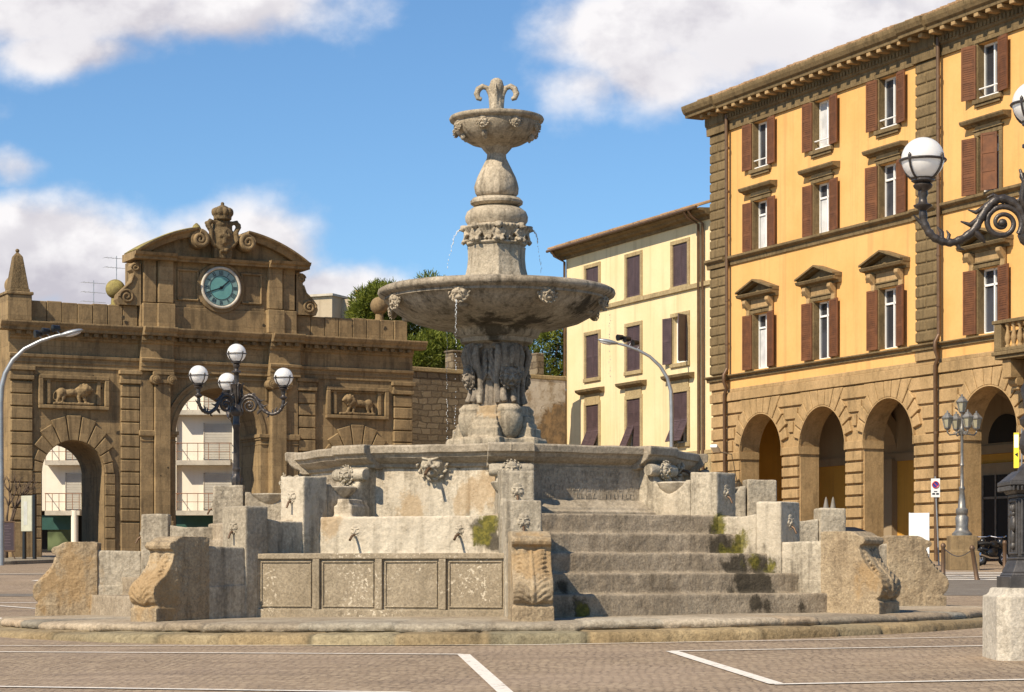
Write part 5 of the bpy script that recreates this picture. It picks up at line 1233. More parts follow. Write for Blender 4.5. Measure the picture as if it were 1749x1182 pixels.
mb = MB((0, 0, -zb)); mb.prism([(8.3, 2.5), (8.6, 5), (8.2, 7.4), (8.7, 9.4), (8.4, 11.49), (L, 11.49), (L, 2.5)], lambda u, z: (u, -.05, z), lambda u, z: (u, .1, z)); mb.build('peeling_render', peeling(), sw)
for u0, u1, h in ((5.3, 6.8, .85), (8.2, 8.7, 1.2), (10.6, 11.1, 1.15)):
    mb = MB((0, 0, -zb)); mb.box(u0, u1, .05, .75, 11.7, 11.72 + h)
    if u1 - u0 > 1: mb.box(u0 - .06, u1 + .06, 0, .8, 11.72 + h, 11.85 + h)
    mb.build('merlon', M['rubble'], sw, bevel=.05)
wall_thing('rubble_wall', (-45, 96.5, 0), (-21.95, 96.9, 0), 1.2, 12.0, M['rubble'], 'dark rough rubble wall against the outer edge of the gate, far left')

AB = Vector((-21, 125, 2.6)); apt = thing('apartment_building', tuple(AB), 0, 'white apartment block with balconies and a green shop front, seen through the gate arches', 'building')
def apart(mb, name, mat, parent=None, **kw):
    mb.off = -AB; return mb.build(name, mat, parent or apt, **kw)
mb = MB(); mb.box(-30, -14.2, 125.6, 137, 5.0, 16.6); mb.box(-24.2, -18.9, 125.3, 125.7, 5.0, 16.6); mb.box(-15.75, -14.2, 125.2, 125.7, 2, 16.6); mb.box(-30, -14.2, 128, 137, 2, 5.0); mb.box(-25.1, -22.5, 129, 132, 16.6, 16.95)
aw = apart(mb, 'wall', M['plaster_white'])
M['roller'] = plain('grey_roller_shutter', (.42, .39, .33), .7, 0, .08)
for f in range(4):
    z = 4.72 + 2.82 * f
    for x0, x1 in ((-26.2, -24.25), (-18.85, -15.8)):
        mb = MB(); mb.box(x0, x1, 124.75, 125.65, z, z + .26); b_ = apart(mb, 'balcony', M['concrete'], apt)
        mb = MB(); mb.tube([(x0, 124.80, z + 1.22), (x1, 124.80, z + 1.22)], .025, 5); mb.tube([(x0, 124.80, z + .75), (x1, 124.80, z + .75)], .015, 5)
        for k in range(6): x = lerp(x0 + .03, x1 - .03, k / 5); mb.tube([(x, 124.80, z + .2), (x, 124.80, z + 1.22)], .02, 5)
        mb.tube([(x0, 124.80, z + 1.22), (x0, 125.6, z + 1.22)], .025, 5); mb.tube([(x1, 124.80, z + 1.22), (x1, 125.6, z + 1.22)], .025, 5); apart(mb, 'railing', M['rust'], b_)
        wx0, wx1 = (-25.15, -24.3) if x0 < -24 else (-17.35, -15.8)
        mb = MB(); mb.box(wx0, wx1, 125.50, 125.62, z + .3, z + 2.35); w_ = apart(mb, 'window', M['roller'], apt)
        mb = MB()
        for k in range(14): mb.box(wx0 + .03, wx1 - .03, 125.485, 125.505, z + .34 + k * .14, z + .35 + k * .14)
        mb.box(wx0 - .06, wx0, 125.47, 125.62, z + .3, z + 2.4); apart(mb, 'shutter_slats', M['concrete'], w_)
M['fascia'] = plain('dark_green_fascia', (.02, .075, .06), .5)
for xa, xb in ((-27.5, -24.65), (-19, -16.4)): mb = MB(); mb.box(xa, xb, 125.9, 126.1, 3.93, 4.75); apart(mb, 'shop_fascia', M['fascia'], apt)
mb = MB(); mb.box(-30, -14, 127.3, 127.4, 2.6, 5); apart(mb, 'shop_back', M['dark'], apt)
mb = MB(); mb.box(-26.3, -24.9, 126.0, 126.1, 2.75, 3.95); apart(mb, 'shop_window', glass_mat('greenish_shop_glass', (.16, .20, .10), .15), apt)
mb = MB(); mb.tube([(-24.55, 124.9, 2.4), (-24.55, 124.9, 5.0)], .2, 16); apart(mb, 'pillar', M['plaster_white'], apt, smooth=60)
def antenna(px, py, H, label, Y=129):
    b = pt(px, py, Y); b.z = 16.75; a = thing('antenna', tuple(b), .6, label, 'antenna'); ztop = pt(px, py, Y).z - 16.75
    mb = MB(); mb.tube([(0, 0, -.2), (0, 0, ztop)], .022, 6); mb.build('mast', M['galv'], a)
    for k in range(H):
        mb = MB(); z = ztop - .15 - .55 * k; mb.tube([(-.75, 0, z), (.75, 0, z)], .014, 5)
        for q in range(6): x = lerp(-.7, .7, q / 5); mb.tube([(x, -.35 + .05 * q, z), (x, .35 - .05 * q, z)], .009, 4)
        mb.build('dipole_array', M['galv'], a)
antenna(160, 479, 3, 'lower television aerial with three rows, above the gate parapet'); antenna(199, 437, 2, 'taller television aerial beside the mossy stone ball')
hh = thing('hill_house', (-11.2, 142, 2.8), 0, 'small weathered flat roofed house with a clay chimney, peeping over the gate', 'building')
HW = stucco('weathered_wall', (.46, .38, .27), (.38, .31, .21), (.2, .155, .1)); ho = (11.2, -142, -2.8)
mb = MB(ho); mb.obox((-11.6, 143, 10.5), (1.5, 2.6, 17.2), Matrix.Rotation(R(-24), 3, 'Z')); mb.obox((-12.6, 144.2, 10.2), (2.2, 2, 16.6), Matrix.Rotation(R(-24), 3, 'Z')); mb.obox((-10.3, 141.6, 9.2), (5, 1, 15.2), Matrix.Rotation(R(-8), 3, 'Z')); hw_ = mb.build('wall', HW, hh)
mb = MB(ho); mb.obox((-11.6, 143, 19.16), (1.8, 3.0, .14), Matrix.Rotation(R(-24), 3, 'Z')); mb.obox((-12.7, 144.2, 18.55), (2.5, 2.3, .12), Matrix.Rotation(R(-24), 3, 'Z')); mb.build('roof', M['concrete'], hh)
mb = MB(ho); mb.lathe([(.16, 18.9), (.16, 19.55), (.2, 19.57), (.2, 19.65)], 14, c=(-9.9, 143.2, 0)); mb.build('chimney', plain('clay', (.48, .25, .1), .8), hh, smooth=40)
mb = MB(ho); mb.obox((-10.2, 143.2, 10.7), (1.2, 1.6, 16.6), Matrix.Rotation(R(-24), 3, 'Z')); mb.build('side_wing', HW, hh)

# ------------------------------------------------------------------ trees
def pine(px, py, Y, rx, rz, n, seed, label, group='pine trees behind the wall'):
    rr = random.Random(seed); c = pt(px, py, Y); g = gz(c.x, Y)
    t = thing('pine_tree', (c.x, Y, g), 0, label, 'tree', group)
    H = c.z - g; mb = MB(); mb.tube([(0, 0, -.3), (.1, .1, H * .4), (-.05, .1, H * .8), (0, 0, H)], [.38, .3, .24, .1], 10)
    trunk = mb.build('trunk', M['bark'], t, smooth=180)
    for k in range(9):
        a = 2 * PI * k / 9 + rr.uniform(-.3, .3); r = rx * rr.uniform(.5, .85); mb = MB()
        mb.tube([(0, 0, H * .72 + .1 * k), (r * .5 * math.cos(a), r * .5 * math.sin(a), H - rz * .4), (r * math.cos(a), r * math.sin(a), H + rr.uniform(-.2, .3) * rz)], [.13, .08, .03], 6); mb.build('limb', M['bark'], trunk, smooth=180)
    mb = MB(); clumps = []
    while len(clumps) < n:
        d = Vector((rr.gauss(0, 1), rr.gauss(0, 1), rr.gauss(0, 1))).normalized(); k = rr.uniform(.55, 1.0) ** .5
        p = Vector((d.x * rx * k, d.y * rx * k, d.z * rz * k))
        k2 = 1 + .16 * noise.noise(d * 2.2 + Vector((seed, 0, 0))); p *= k2
        clumps.append((p, rr.uniform(.30, .58)))
    for p, r in clumps:
        for i in range(rr.randint(95, 120)):
            d = Vector((rr.gauss(0, 1), rr.gauss(0, 1), rr.gauss(0, .8) + .25)).normalized(); q = p + Vector((0, 0, H)) + d * r * rr.uniform(.55, 1.0)
            ax = (d + Vector((rr.uniform(-.5, .5), rr.uniform(-.5, .5), rr.uniform(-.2, .7)))).normalized(); sd_ = ax.cross(Vector((rr.uniform(-1, 1), rr.uniform(-1, 1), rr.uniform(-1, 1)))).normalized()
            l, w_ = rr.uniform(.16, .32), rr.uniform(.02, .04)
            mb.face([q - sd_ * w_, q + sd_ * w_, q + ax * l + sd_ * w_ * .4, q + ax * l - sd_ * w_ * .4])
    bm = mb.bm; me = bpy.data.meshes.new('crown'); bm.to_mesh(me); bm.free(); o = bpy.data.objects.new('crown', me); COL.objects.link(o); me.materials.append(M['pine']); o.parent = t
    return t
pine(652, 528, 131, 1.75, 1.35, 130, 1, 'bushy pine tree beside the stone ball, left of the large bowl')
pine(733, 566, 136, 3.0, 3.15, 250, 2, 'tall rounded pine tree rising behind the large bowl of the fountain')
pine(732, 620, 126, 1.9, 1.6, 110, 5, 'low pine tree right behind the stone wall, left of the fountain pedestal')
pine(930, 610, 128, 2.2, 2.3, 140, 3, 'green pine tree between the fountain pedestal and the yellow house')
def bare_tree(px, Y):
    p = on_ground(px, Y); t = thing('bare_tree', tuple(p), 0, 'small leafless tree beside the sandwich board, in front of the gate', 'tree'); rr = random.Random(3); mb = MB()
    def grow(a, d, r, l, dep):
        b = a + d * l; mb.tube([a, a.lerp(b, .5) + Vector((rr.uniform(-.05, .05), 0, 0)), b], [r, r * .85, r * .68], 6)
        if dep:
            for k in range(3 if dep > 1 else 2):
                nd = (d + Vector((rr.uniform(-.75, .75), rr.uniform(-.7, .7), rr.uniform(-.05, .5)))).normalized(); grow(b, nd, r * .62, l * rr.uniform(.55, .8), dep - 1)
    grow(Vector((0, 0, -.1)), Vector((.03, 0, 1)), .085, 1.35, 4); mb.build('trunk', M['bark'], t, smooth=180)
bare_tree(11, 87.5)

# ------------------------------------------------------------------ globe street lamps
def globe(parent, c, r=.24):
    mb = MB(); mb.ell(c, r, None, 4); g = mb.build('globe', M['opal'], parent, smooth=180)
    mb = MB(); c = Vector(c); mb.torus(c + Vector((0, 0, -.02)), r + .012, .016, 'z', 36, 6)
    for k in range(4):
        a = PI / 4 + PI / 2 * k; pts = []
        for i in range(8):
            e = lerp(.16, -PI / 2 + .35, i / 7); rr_ = r + .02; pts.append(c + Vector((rr_ * math.cos(e) * math.cos(a), rr_ * math.cos(e) * math.sin(a), rr_ * math.sin(e))))
        mb.tube(pts, [.008, .02] + [.014] * 6, 6); mb.ell(pts[0] + Vector((0, 0, -.03)), (.022, .022, .03), None, 1)
    mb.lathe([(.10, -.27), (.13, -.25), (.13, -.225), (.09, -.215)], 20, c=tuple(c)); mb.build('cage', M['iron'], g, smooth=50)
    return g
def lamp_arm():
    mb = MB()
    path = [(.06, 4.74), (.09, 4.92), (.16, 5.06), (.27, 5.14), (.38, 5.15), (.48, 5.08), (.56, 4.95), (.63, 4.82), (.74, 4.72), (.86, 4.665), (.96, 4.67), (1.05, 4.71), (1.125, 4.79), (1.17, 4.90), (1.18, 5.04)]
    fine = []
    for i in range(len(path) - 1):
        p0, p1, p2, p3 = [Vector(path[max(0, min(len(path) - 1, i + k))]) for k in (-1, 0, 1, 2)]
        for q in range(4):
            t = q / 4; fine.append(.5 * ((2 * p1) + (-p0 + p2) * t + (2 * p0 - 5 * p1 + 4 * p2 - p3) * t * t + (-p0 + 3 * p1 - 3 * p2 + p3) * t ** 3))
    fine.append(Vector(path[-1])); n = len(fine)
    mb.tube([(0, -v[0], v[1]) for v in fine], [.052 - .012 * i / n + .006 * math.sin(i * 1.9) for i in range(n)], 10)
    sp = spiral((0, 0), .215, 2.1, 60, 0, 1, -.6, .03); mb.tube([(0, -(.335 - v.x), 4.885 + v.z) for v in sp], [.036 - .016 * i / 60 for i in range(61)], 8); mb.ell((0, -.335, 4.885), (.045, .05, .05))
    for (r0, z0, r1, z1, r2, z2, w_) in ((.50, 5.08, .62, 5.00, .70, 5.03, .025), (.56, 4.95, .68, 4.86, .78, 4.90, .03), (.64, 4.80, .56, 4.72, .52, 4.66, .035), (1.14, 4.82, 1.22, 4.90, 1.28, 4.97, .022), (.98, 4.68, .98, 4.78, 1.03, 4.84, .025), (.92, 4.67, .90, 4.75, .93, 4.80, .02), (.2, 5.1, .12, 5.18, .16, 5.24, .025), (.82, 4.67, .80, 4.60, .74, 4.58, .022), (.34, 5.16, .44, 5.2, .5, 5.17, .02)):
        mb.tube([(0, -r0, z0), (0, -r1, z1), (0, -r2, z2)], [w_ * 1.1, w_, w_ * .3], 7)
    mb.lathe([(.045, 5.02), (.06, 5.04), (.095, 5.06), (.10, 5.08), (.05, 5.10), (.04, 5.16), (.055, 5.20), (.05, 5.24), (.09, 5.27), (.105, 5.30), (.08, 5.33), (.12, 5.36), (.14, 5.385)], 20, c=(0, -1.18, 0))
    return mb
def globe_lamp(loc, thetas, ped_h, label):
    t = thing('street_lamp', loc, 0, label, 'street lamp', 'globe street lamps of the square')
    k = ped_h - .79
    mb = MB(); c_ = .12
    mb.prism([(-.5, -.5 + c_), (-.5 + c_, -.5), (.5 - c_, -.5), (.5, -.5 + c_), (.5, .5 - c_), (.5 - c_, .5), (-.5 + c_, .5), (-.5, .5 - c_)][::-1], lambda x, y: (x, y, -.2), lambda x, y: (x, y, ped_h - .08)); mb.box(-.42, .42, -.42, .42, 0, ped_h)
    mb.build('stone_pedestal', M['pedestal'], t, worn=(.025, 3, .02, .3))
    off = (0, 0, k); mb = MB(off)
    def sq(h0, z0, h1, z1): mb.hexa([(sx * h0, sy * h0, z0) for sx, sy in ((-1, -1), (1, -1), (1, 1), (-1, 1))] + [(sx * h1, sy * h1, z1) for sx, sy in ((-1, -1), (1, -1), (1, 1), (-1, 1))])
    sq(.345, .78, .345, .92); sq(.32, .92, .30, .96); sq(.30, .96, .245, 1.10); sq(.25, 1.10, .25, 1.13); sq(.225, 1.13, .225, 1.80); sq(.24, 1.80, .24, 1.84); sq(.26, 1.84, .32, 1.93); sq(.34, 1.93, .34, 1.98); sq(.33, 1.98, .20, 2.10)
    for s_ in (-1, 1):
        for q in ((-.20, -.17, 1.16, 1.78), (.17, .20, 1.16, 1.78), (-.17, .17, 1.75, 1.78), (-.17, .17, 1.16, 1.19)):
            mb.box(q[0], q[1], *sorted((s_ * .22, s_ * .245)), q[2], q[3]); mb.box(*sorted((s_ * .22, s_ * .245)), q[0], q[1], q[2], q[3])
    for k_ in range(14):
        x = lerp(-.3, .3, k_ / 13)
        for s_ in (-1, 1): mb.box(x - .013, x + .013, *sorted((s_ * .30, s_ * .345)), 1.87, 1.925); mb.box(*sorted((s_ * .30, s_ * .345)), x - .013, x + .013, 1.87, 1.925)
    base = mb.build('lamp_base', M['iron_base'], t, bevel=.008)
    for k_ in range(4):                                   # horse head emblem on each side
        mb = MB(off); rot = Matrix.Rotation(PI / 2 * k_, 3, 'Z')
        for (x, z, a, b) in ((0, 1.52, .065, .11), (.01, 1.36, .045, .10), (.015, 1.26, .035, .05), (-.02, 1.62, .08, .05), (-.05, 1.68, .02, .05), (.04, 1.68, .02, .05), (.05, 1.5, .04, .09), (-.09, 1.60, .04, .03)): mb.ell(rot @ Vector((x, -.235, z)), tuple(abs(v) for v in (rot @ Vector((a, .035, b)))), None, 2)
        mb.build('horse_head_emblem', M['iron_base'], base, smooth=180)
    mb = MB(off)
    mb.lathe([(.19, 2.08), (.17, 2.14), (.10, 2.20), (.09, 2.25), (.13, 2.30), (.155, 2.40), (.13, 2.52), (.10, 2.58), (.14, 2.62), (.15, 2.68), (.10, 2.74), (.115, 2.9), (.14, 3.02), (.10, 3.12), (.085, 3.2), (.105, 3.24), (.105, 3.28), (.085, 3.3), (.08, 4.35), (.10, 4.38), (.10, 4.44), (.085, 4.46), (.085, 4.62), (.14, 4.66), (.17, 4.74), (.14, 4.84), (.10, 4.90), (.09, 5.10), (.10, 5.3), (.15, 5.40), (.16, 5.44), (.07, 5.46), (.06, 5.68), (.075, 5.72), (.13, 5.74), (.13, 5.77), (.06, 5.79), (.05, 5.84), (.08, 5.88), (.09, 5.93), (.07, 5.96), (.12, 5.99), (.14, 6.03)], 24, rf=lambda a, z: 1 + (.10 * math.cos(8 * a) if 2.28 < z < 3.1 or 4.64 < z < 5.42 else 0) + (.02 * math.cos(12 * a) if 3.3 < z < 4.36 else 0))
    post = mb.build('post', M['iron'], t, smooth=40)
    for k_ in range(4): a = PI / 2 * k_ + .4; mb = MB(off); mb.tube([pol(a, .09, 4.95), pol(a, .16, 5.15), pol(a, .13, 5.35), pol(a, .19, 5.48)], [.03, .035, .03, .015], 7); mb.build('leaf', M['iron'], post, smooth=180)
    globe(t, (0, 0, 6.24 + k))
    for th in thetas:
        mb = lamp_arm(); mb.bm.transform(Matrix.Rotation(th, 4, 'Z') @ Matrix.Diagonal((1, 1.065, 1, 1))); mb.off = Vector(off); a = mb.build('arm', M['iron'], t, smooth=60)
        globe(a, tuple(pol(th, 1.257, 5.60 + k)))
    return t
pr = on_ground(1766, 25.0); globe_lamp((pr.x, pr.y, pr.z), (R(-88), R(32), R(152)), .79, 'black iron globe lamp on a white stone pedestal, at the right edge nearby')
pl_ = on_ground(404, 57); globe_lamp((pl_.x, pl_.y, pl_.z), (R(78), R(-42), R(-162)), .56, 'black iron lamp with four white globes, standing before the gate arch')

# ------------------------------------------------------------------ curved road lamps
def road_lamp(Y, pole_px, pts_px, head, floods, label, r=.085):
    b = on_ground(pole_px, Y); t = thing('road_lamp', tuple(b), 0, label, 'street lamp', 'curved steel road lamps')
    L_ = lambda p: pt(p[0], p[1], Y) - b
    mb = MB(); pts = [Vector((0, 0, -.1)), Vector((0, 0, 2))] + [L_(p) for p in pts_px]; n = len(pts); mb.tube(pts, [lerp(r * 1.15, r * .55, i / (n - 1)) for i in range(n)], 10); mb.build('pole', M['galv'], t, smooth=60)
    a, c = L_(head[0]), L_(head[1]); d = (c - a); ang = math.atan2(d.z, d.x); mb = MB(); mb.ell(a.lerp(c, .5), (d.length / 2, .17, .10), Matrix.Rotation(-ang, 3, 'Y'), 3); mb.build('lamp_head', M['galv'], t, smooth=180)
    mb = MB(); mb.ell(a.lerp(c, .58) + Vector((0, 0, -.06)), (d.length * .33, .13, .08), Matrix.Rotation(-ang, 3, 'Y'), 3); mb.build('lens', M['opal'], t, smooth=180)
    for f in floods:
        p = L_(f); mb = MB(); mb.tube([p + Vector((-.13, -.05, .05)), p + Vector((.10, .10, .08))], [.14, .10], 12); fo = mb.build('floodlight', M['black'], t, smooth=40); mb = MB(); mb.tube([p + Vector((.02, 0, -.26)), p + Vector((.12, 0, -.12)), p + Vector((.0, 0, 0))], .02, 6); mb.build('bracket', M['galv'], fo)
road_lamp(80, 2, [(1, 690), (3, 660), (9, 638), (22, 615), (42, 596), (70, 582), (95, 574), (108, 571)], [(100, 574), (142, 563)], [(66, 573), (79, 569), (96, 564)], 'curved grey road lamp with black floodlights, at the left edge before the gate', .10)
road_lamp(94, 1147, [(1147, 700), (1146, 668), (1140, 646), (1128, 626), (1110, 609), (1090, 598), (1068, 590), (1052, 586)], [(1056, 587), (1021, 580)], [(1060, 579), (1072, 582), (1086, 588)], 'curved grey road lamp with floodlights, in front of the yellow house', .09)

# ------------------------------------------------------------------ lantern lamp on its stone block
lp = on_ground(1643, 73); lan = thing('lantern_lamp', tuple(lp), 0, 'grey post with four glazed lanterns on a stone block, before the arcade', 'street lamp')
mb = MB(); mb.box(-.48, .48, -.48, .48, -.2, .60); mb.box(-.42, .42, -.42, .42, .60, 1.12); mb.build('stone_block', M['tufa'], lan, worn=(.03, 2, .02, .3))
mb = MB(); mb.lathe([(.33, 1.12), (.33, 1.2), (.27, 1.24), (.22, 1.3), (.20, 1.4), (.22, 1.72), (.16, 1.8), (.20, 1.86), (.20, 1.98), (.13, 2.04), (.11, 2.3), (.075, 2.6), (.10, 2.64), (.10, 2.7), (.055, 2.75), (.05, 3.4), (.075, 3.43), (.05, 3.5), (.045, 4.5), (.075, 4.55), (.08, 4.65), (.04, 4.72), (.035, 5.1), (.06, 5.14)], 20); mb.build('post', M['iron_grey'], lan, smooth=45)
M['lantern_glass'] = plain('lantern_glass', (.32, .29, .20), .2, 0, .15, 6)
def lantern(c):
    c = Vector(c); mb = MB(); mb.lathe([(.10, 0), (.17, .30)], 6, c=tuple(c)); g = mb.build('lantern', M['lantern_glass'], lan)
    mb = MB(); mb.lathe([(.20, .29), (.205, .33), (.12, .42), (.09, .44), (.09, .47), (.03, .50), (.03, .56)], 6, c=tuple(c)); mb.lathe([(.05, -.08), (.11, -.02), (.11, .01)], 6, c=tuple(c))
    for k in range(6): a = 2 * PI * k / 6; mb.tube([c + pol(a, .105, 0), c + pol(a, .175, .30)], .012, 5)
    mb.build('lantern_frame', M['iron_grey'], g)
lantern((0, 0, 5.2))
for a in (R(-80), R(10), R(100), R(190)):
    mb = MB(); mb.tube([pol(a, .04, 4.6), pol(a, .2, 4.45), pol(a, .42, 4.42), pol(a, .5, 4.5), pol(a, .5, 4.6)], .025, 7); mb.tube([pol(a, .05, 4.4), pol(a, .15, 4.55), pol(a, .28, 4.5), pol(a, .25, 4.42)], .015, 6); mb.build('bracket', M['iron_grey'], lan, smooth=180); lantern(pol(a, .5, 4.66))

# ------------------------------------------------------------------ street furniture on the right
def on_g(px, py): return ground_pt(px, py)
sp = on_ground(1604, 80); sg = thing('no_parking_sign', tuple(sp), 0, 'blue and red no parking sign on a slightly leaning pole by the arcade', 'road sign')
lean = Matrix.Rotation(R(-2.6), 4, 'Y')
mb = MB(); mb.tube([(0, 0, -.1), (-.14, 0, 3.2)], .028, 8); mb.build('pole', M['galv'], sg)
mb = MB(); mb.box(-.30, .02, -.06, -.04, 2.45, 3.12); pl2 = mb.build('plate', M['white'], sg)
M['signblue'] = plain('sign_blue', (.02, .05, .30), .4, 0, .03); M['signred'] = plain('sign_red', (.50, .03, .03), .4, 0, .03)
mb = MB(); mb.disc((-.14, -.065, 2.90), .125, 'y', 28, .01); mb.build('blue_disc', M['signblue'], pl2)
mb = MB(); mb.torus((-.14, -.073, 2.90), .115, .018, 'y', 28, 6); mb.obox((-.14, -.075, 2.90), (.22, .008, .035), Matrix.Rotation(R(45), 3, 'Y')); mb.build('red_ring', M['signred'], pl2)
mb = MB(); mb.box(-.26, -.16, -.066, -.06, 2.54, 2.60); mb.box(-.12, -.02, -.066, -.06, 2.54, 2.60); mb.box(-.2, -.08, -.066, -.06, 2.64, 2.67); mb.build('pictogram', M['black'], pl2)
bp = on_ground(1570, 79); bd = thing('notice_board', tuple(bp), R(-14), 'blank white notice panel on thin legs in front of the arcade', 'board')
mb = MB(); mb.box(-.36, .36, -.03, .03, .42, 1.88); mb.build('panel', M['white'], bd, bevel=.01)
for x in (-.34, .34): mb = MB(); mb.box(x - .02, x + .02, -.02, .05, -.05, 1.9); mb.build('leg', M['galv'], bd)
def bollard(px, py, lean_, label):
    p = on_g(px, py); b = thing('bollard', tuple(p), 0, label, 'bollard', 'bollards by the crossing'); b.rotation_euler = (0, lean_, 0)
    mb = MB(); mb.lathe([(.085, -.15), (.085, .02), (.065, .05), (.06, .85), (.075, .87), (.075, .92), (.05, .97), (.02, .99)], 14); mb.build('post', M['pipe'], b, smooth=45)
bollard(1611, 985, 0, 'upright brown bollard nearest the white notice panel'); bollard(1669, 991, R(-9), 'leaning brown bollard by the zebra crossing'); bollard(1716, 975, 0, 'upright brown bollard half hidden by the iron lamp base')
a, b = on_g(1611, 985) + Vector((0, 0, .85)), on_g(1668, 991) + Vector((-.12, 0, .85))
mb = MB(); mb.tube([Vector((0, 0, 0))] + [(b - a) * (i / 8) + Vector((0, 0, -.22 * math.sin(PI * i / 8))) for i in range(1, 9)], .015, 5); ch = mb.build('chain', M['iron'], None); ch.location = a; tag(ch, 'sagging chain hung between two brown bollards', 'chain')
def wheel(parent, x, r, w_, tyre_r, rim):
    mb = MB(); mb.torus((x, 0, r), r - tyre_r, tyre_r, 'y', 28, 8); wh = mb.build('wheel', M['rubber'], parent, smooth=180)
    mb = MB(); mb.torus((x, 0, r), r - tyre_r * 2.2, .022, 'y', 24, 6)
    for k in range(5): a = 2 * PI * k / 5; mb.tube([(x, 0, r), (x + (r - tyre_r * 2) * math.cos(a), 0, r + (r - tyre_r * 2) * math.sin(a))], .022, 5)
    mb.build('rim', rim, wh)
def motorbike(px, Y, rz, label):
    p = on_ground(px, Y); t = thing('motorbike', tuple(p), rz, label, 'motorbike', 'motorbikes parked by the arcade'); wheel(t, -.65, .31, .1, .07, M['white']); wheel(t, .65, .31, .1, .06, M['white'])
    mb = MB(); mb.ell((0, 0, .48), (.30, .16, .22)); mb.ell((.12, 0, .76), (.26, .15, .14)); mb.ell((.48, 0, .82), (.14, .13, .18)); mb.tube([(-.6, 0, .62), (0, 0, .55), (.45, 0, .75)], .07, 8); mb.tube([(.65, 0, .33), (.48, 0, .95)], .04, 8); mb.tube([(-.65, 0, .33), (-.1, 0, .42)], .04, 8); mb.build('body', M['black'], t, smooth=180)
    mb = MB(); mb.ell((-.32, 0, .79), (.38, .13, .07)); mb.build('seat', M['rubber'], t, smooth=180)
    mb = MB(); mb.tube([(.36, -.34, 1.06), (.46, -.15, 1.02), (.46, .15, 1.02), (.36, .34, 1.06)], .018, 6); mb.build('handlebar', M['chrome'], t); mb = MB(); mb.ell((.60, 0, .86), (.07, .08, .08)); mb.build('headlight', M['chrome'], t, smooth=180)
    mb = MB(); mb.tube([(.15, -.14, .3), (-.3, -.17, .3), (-.85, -.18, .42)], .045, 8); mb.build('exhaust', M['chrome'], t, smooth=60)
motorbike(1694, 79, R(38), 'dark motorbike with white wheels, right one beside the lamp base'); motorbike(1672, 81, R(62), 'dark motorbike close behind the stone lamp block')
# dark car behind the fountain
cp_ = on_ground(1437, 57); car = thing('parked_car', tuple(cp_), R(-4), 'dark parked car half hidden behind the right arms of the fountain', 'car')
mb = MB(); prof = [(-2.0, .28), (2.0, .28), (2.06, .55), (1.95, .78), (1.1, .92), (-1.75, .95), (-2.02, .75), (-2.05, .5)]; mb.prism(prof, lambda x, z: (x, -.84, z), lambda x, z: (x, .84, z)); mb.build('body', M['black'], car, bevel=.08, seg=3, smooth=40)
mb = MB(); prof = [(-1.85, .92), (1.22, .90), (.98, 1.06), (.55, 1.42), (.3, 1.50), (-.9, 1.53), (-1.45, 1.44)]; mb.prism(prof, lambda x, z: (x, -.74 + .12 * (z - .9), z), lambda x, z: (x, .74 - .12 * (z - .9), z)); cab = mb.build('cabin', M['black'], car, bevel=.06, seg=3, smooth=40)
M['carglass'] = glass_mat('car_glass', (.06, .10, .06), .05)
for s_ in (-1, 1):
    mb = MB(); y = s_ * .74; mb.prism([(-1.45, .98), (-.35, .98), (-.35, 1.36), (-1.2, 1.34)], lambda x, z: (x, y - s_ * .10 * (z - .9), z), lambda x, z: (x, y - s_ * .10 * (z - .9) + s_ * .012, z)); mb.prism([(-.28, .98), (.95, .98), (.5, 1.33), (.25, 1.37), (-.28, 1.37)], lambda x, z: (x, y - s_ * .10 * (z - .9), z), lambda x, z: (x, y - s_ * .10 * (z - .9) + s_ * .012, z)); mb.build('side_window', M['carglass'], cab)
mb = MB(); mb.hexa([(1.16, -.66, .95), (1.16, .66, .95), (1.14, .66, .94), (1.14, -.66, .94), (.60, -.62, 1.35), (.60, .62, 1.35), (.57, .62, 1.34), (.57, -.62, 1.34)]); mb.build('windscreen', M['carglass'], cab)
for x in (-1.25, 1.3):
    for s_ in (-1, 1): mb = MB(); mb.torus((x, s_ * .78, .31), .22, .09, 'y', 24, 8); wh = mb.build('wheel', M['rubber'], car, smooth=180); mb = MB(); mb.disc((x, s_ * .80, .31), .17, 'y', 20, .14); mb.build('rim', M['galv'], wh)
for s_ in (-1, 1): mb = MB(); mb.ell((1.97, s_ * .6, .66), (.08, .16, .09)); mb.build('headlight', M['opal'], car, smooth=180)
for px, lb in ((1411, 'folded grey parasol in the second arch, left one of two'), (1423, 'folded grey parasol in the second arch, right one of two')):
    p = on_ground(px, 96.5); u_ = thing('folded_parasol', tuple(p), 0, lb, 'parasol', 'folded parasols inside the arcade')
    mb = MB(); mb.tube([(0, 0, -.05), (0, 0, 2.6)], .03, 8); mb.build('pole', M['galv'], u_); mb = MB(); mb.lathe([(.10, .9), (.20, 1.0), (.19, 1.5), (.13, 2.1), (.05, 2.55), (.01, 2.65)], 16, rf=lambda a, z: 1 + .15 * math.cos(6 * a)); mb.build('canopy', plain('grey_canvas', (.20, .185, .165), .9), u_, smooth=180)
    mb = MB(); mb.lathe([(.28, 0), (.28, .08), (.06, .12)], 16); mb.build('base', M['iron_grey'], u_)
yb = on_ground(1738, 82); ys = thing('hanging_banner', tuple(yb), R(-30), 'narrow yellow and white banner on a post behind the iron lamp', 'banner')
mb = MB(); mb.tube([(.16, 0, -.1), (.16, 0, 5.0)], .03, 8); mb.build('pole', M['galv'], ys)
mb = MB(); mb.box(-.14, .06, -.02, .02, 3.55, 4.85); bn = mb.build('cloth', plain('yellow_banner_cloth', (.80, .62, .04), .7, 0, .05), ys); mb = MB(); mb.box(-.12, .04, -.026, -.02, 4.3, 4.78); mb.build('white_patch', M['white'], bn)
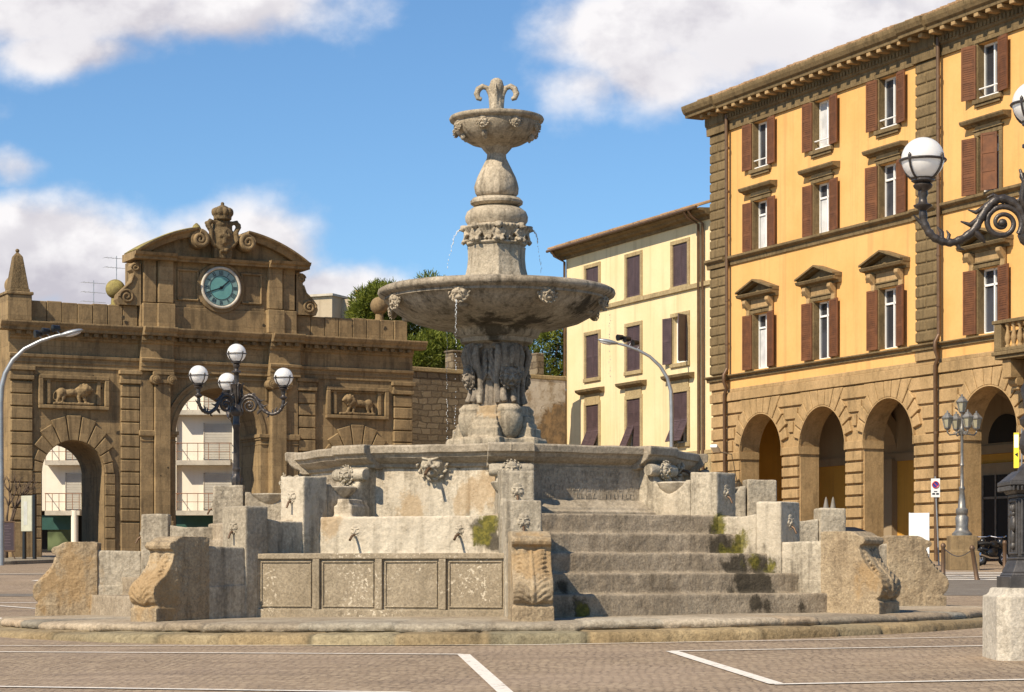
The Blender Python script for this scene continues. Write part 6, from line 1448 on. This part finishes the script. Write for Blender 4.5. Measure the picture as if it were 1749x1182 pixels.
mb = MB(); mb.prism([(-.1, 4.05), (.02, 3.95), (.02, 4.12)], lambda x, z: (x, -.026, z), lambda x, z: (x, -.02, z)); mb.build('black_mark', M['black'], bn)

# ------------------------------------------------------------------ left island: sandwich board and sign totem
def igz(x, y): return gz(x, y) + .14
p = on_ground(12, 85.5); p.z += .14; sbd = thing('sandwich_board', tuple(p), R(12), 'dark sandwich board with folding legs at the left edge', 'board')
for s_ in (-1, 1):
    mb = MB(); rot = Matrix.Rotation(R(12) * s_, 3, 'X'); mb.obox((0, s_ * .2, .86), (.54, .03, 1.10), rot); bo = mb.build('panel', plain('chalkboard%d' % s_, (.045, .028, .035), .7, 0, .2, 4), sbd)
    mb = MB()
    for q in ((-.28, .86), (.28, .86)): mb.obox((q[0], s_ * .2, q[1]), (.05, .05, 1.2), rot)
    mb.obox((0, s_ * .085, 1.42), (.6, .05, .05), rot); mb.obox((0, s_ * .315, .3), (.6, .05, .05), rot); mb.build('frame', M['pipe'], bo)
    for x in (-1, 1): mb = MB(); mb.tube([(x * .14, s_ * .31, .34), (x * .30, s_ * .40, .0)], .022, 6); mb.build('leg', M['pipe'], bo)
rr = random.Random(8); mb = MB(); rot = Matrix.Rotation(R(-12), 3, 'X')
for k in range(8): w_ = rr.uniform(.2, .4); mb.obox((rr.uniform(-.05, .05), -.218 + .0 * k, .0), (w_, .004, .014), rot); 
mb.bm.clear()
for k in range(8):
    w_ = rr.uniform(.16, .38); mb.obox(Vector((0, -.2, .86)) + rot @ Vector((rr.uniform(-.04, .04), -.017, .42 - .11 * k)), (w_, .004, .016), rot)
mb.build('faded_lines', plain('faded_chalk', (.16, .12, .13), .9), sbd)
p = on_ground(50, 85); p.z += .14; tt = thing('sign_totem', tuple(p), R(-28), 'pale double sided sign panel on two dark posts beside the sandwich board', 'sign')
mb = MB(); mb.box(-.34, .20, -.09, .09, 1.05, 2.42); sgp = mb.build('panel', plain('pale_sign_panel', (.44, .43, .33), .6, 0, .1), tt, bevel=.02)
mb = MB(); mb.box(-.20, -.02, -.096, -.09, 1.3, 2.2); mb.build('faded_print', plain('faded_print', (.42, .42, .38), .7), sgp)
for x in (-.24, .26): mb = MB(); mb.box(x - .06, x + .06, -.06, .06, -.05, 2.45 if x > 0 else 1.05); mb.build('post', M['black'], tt, bevel=.01)
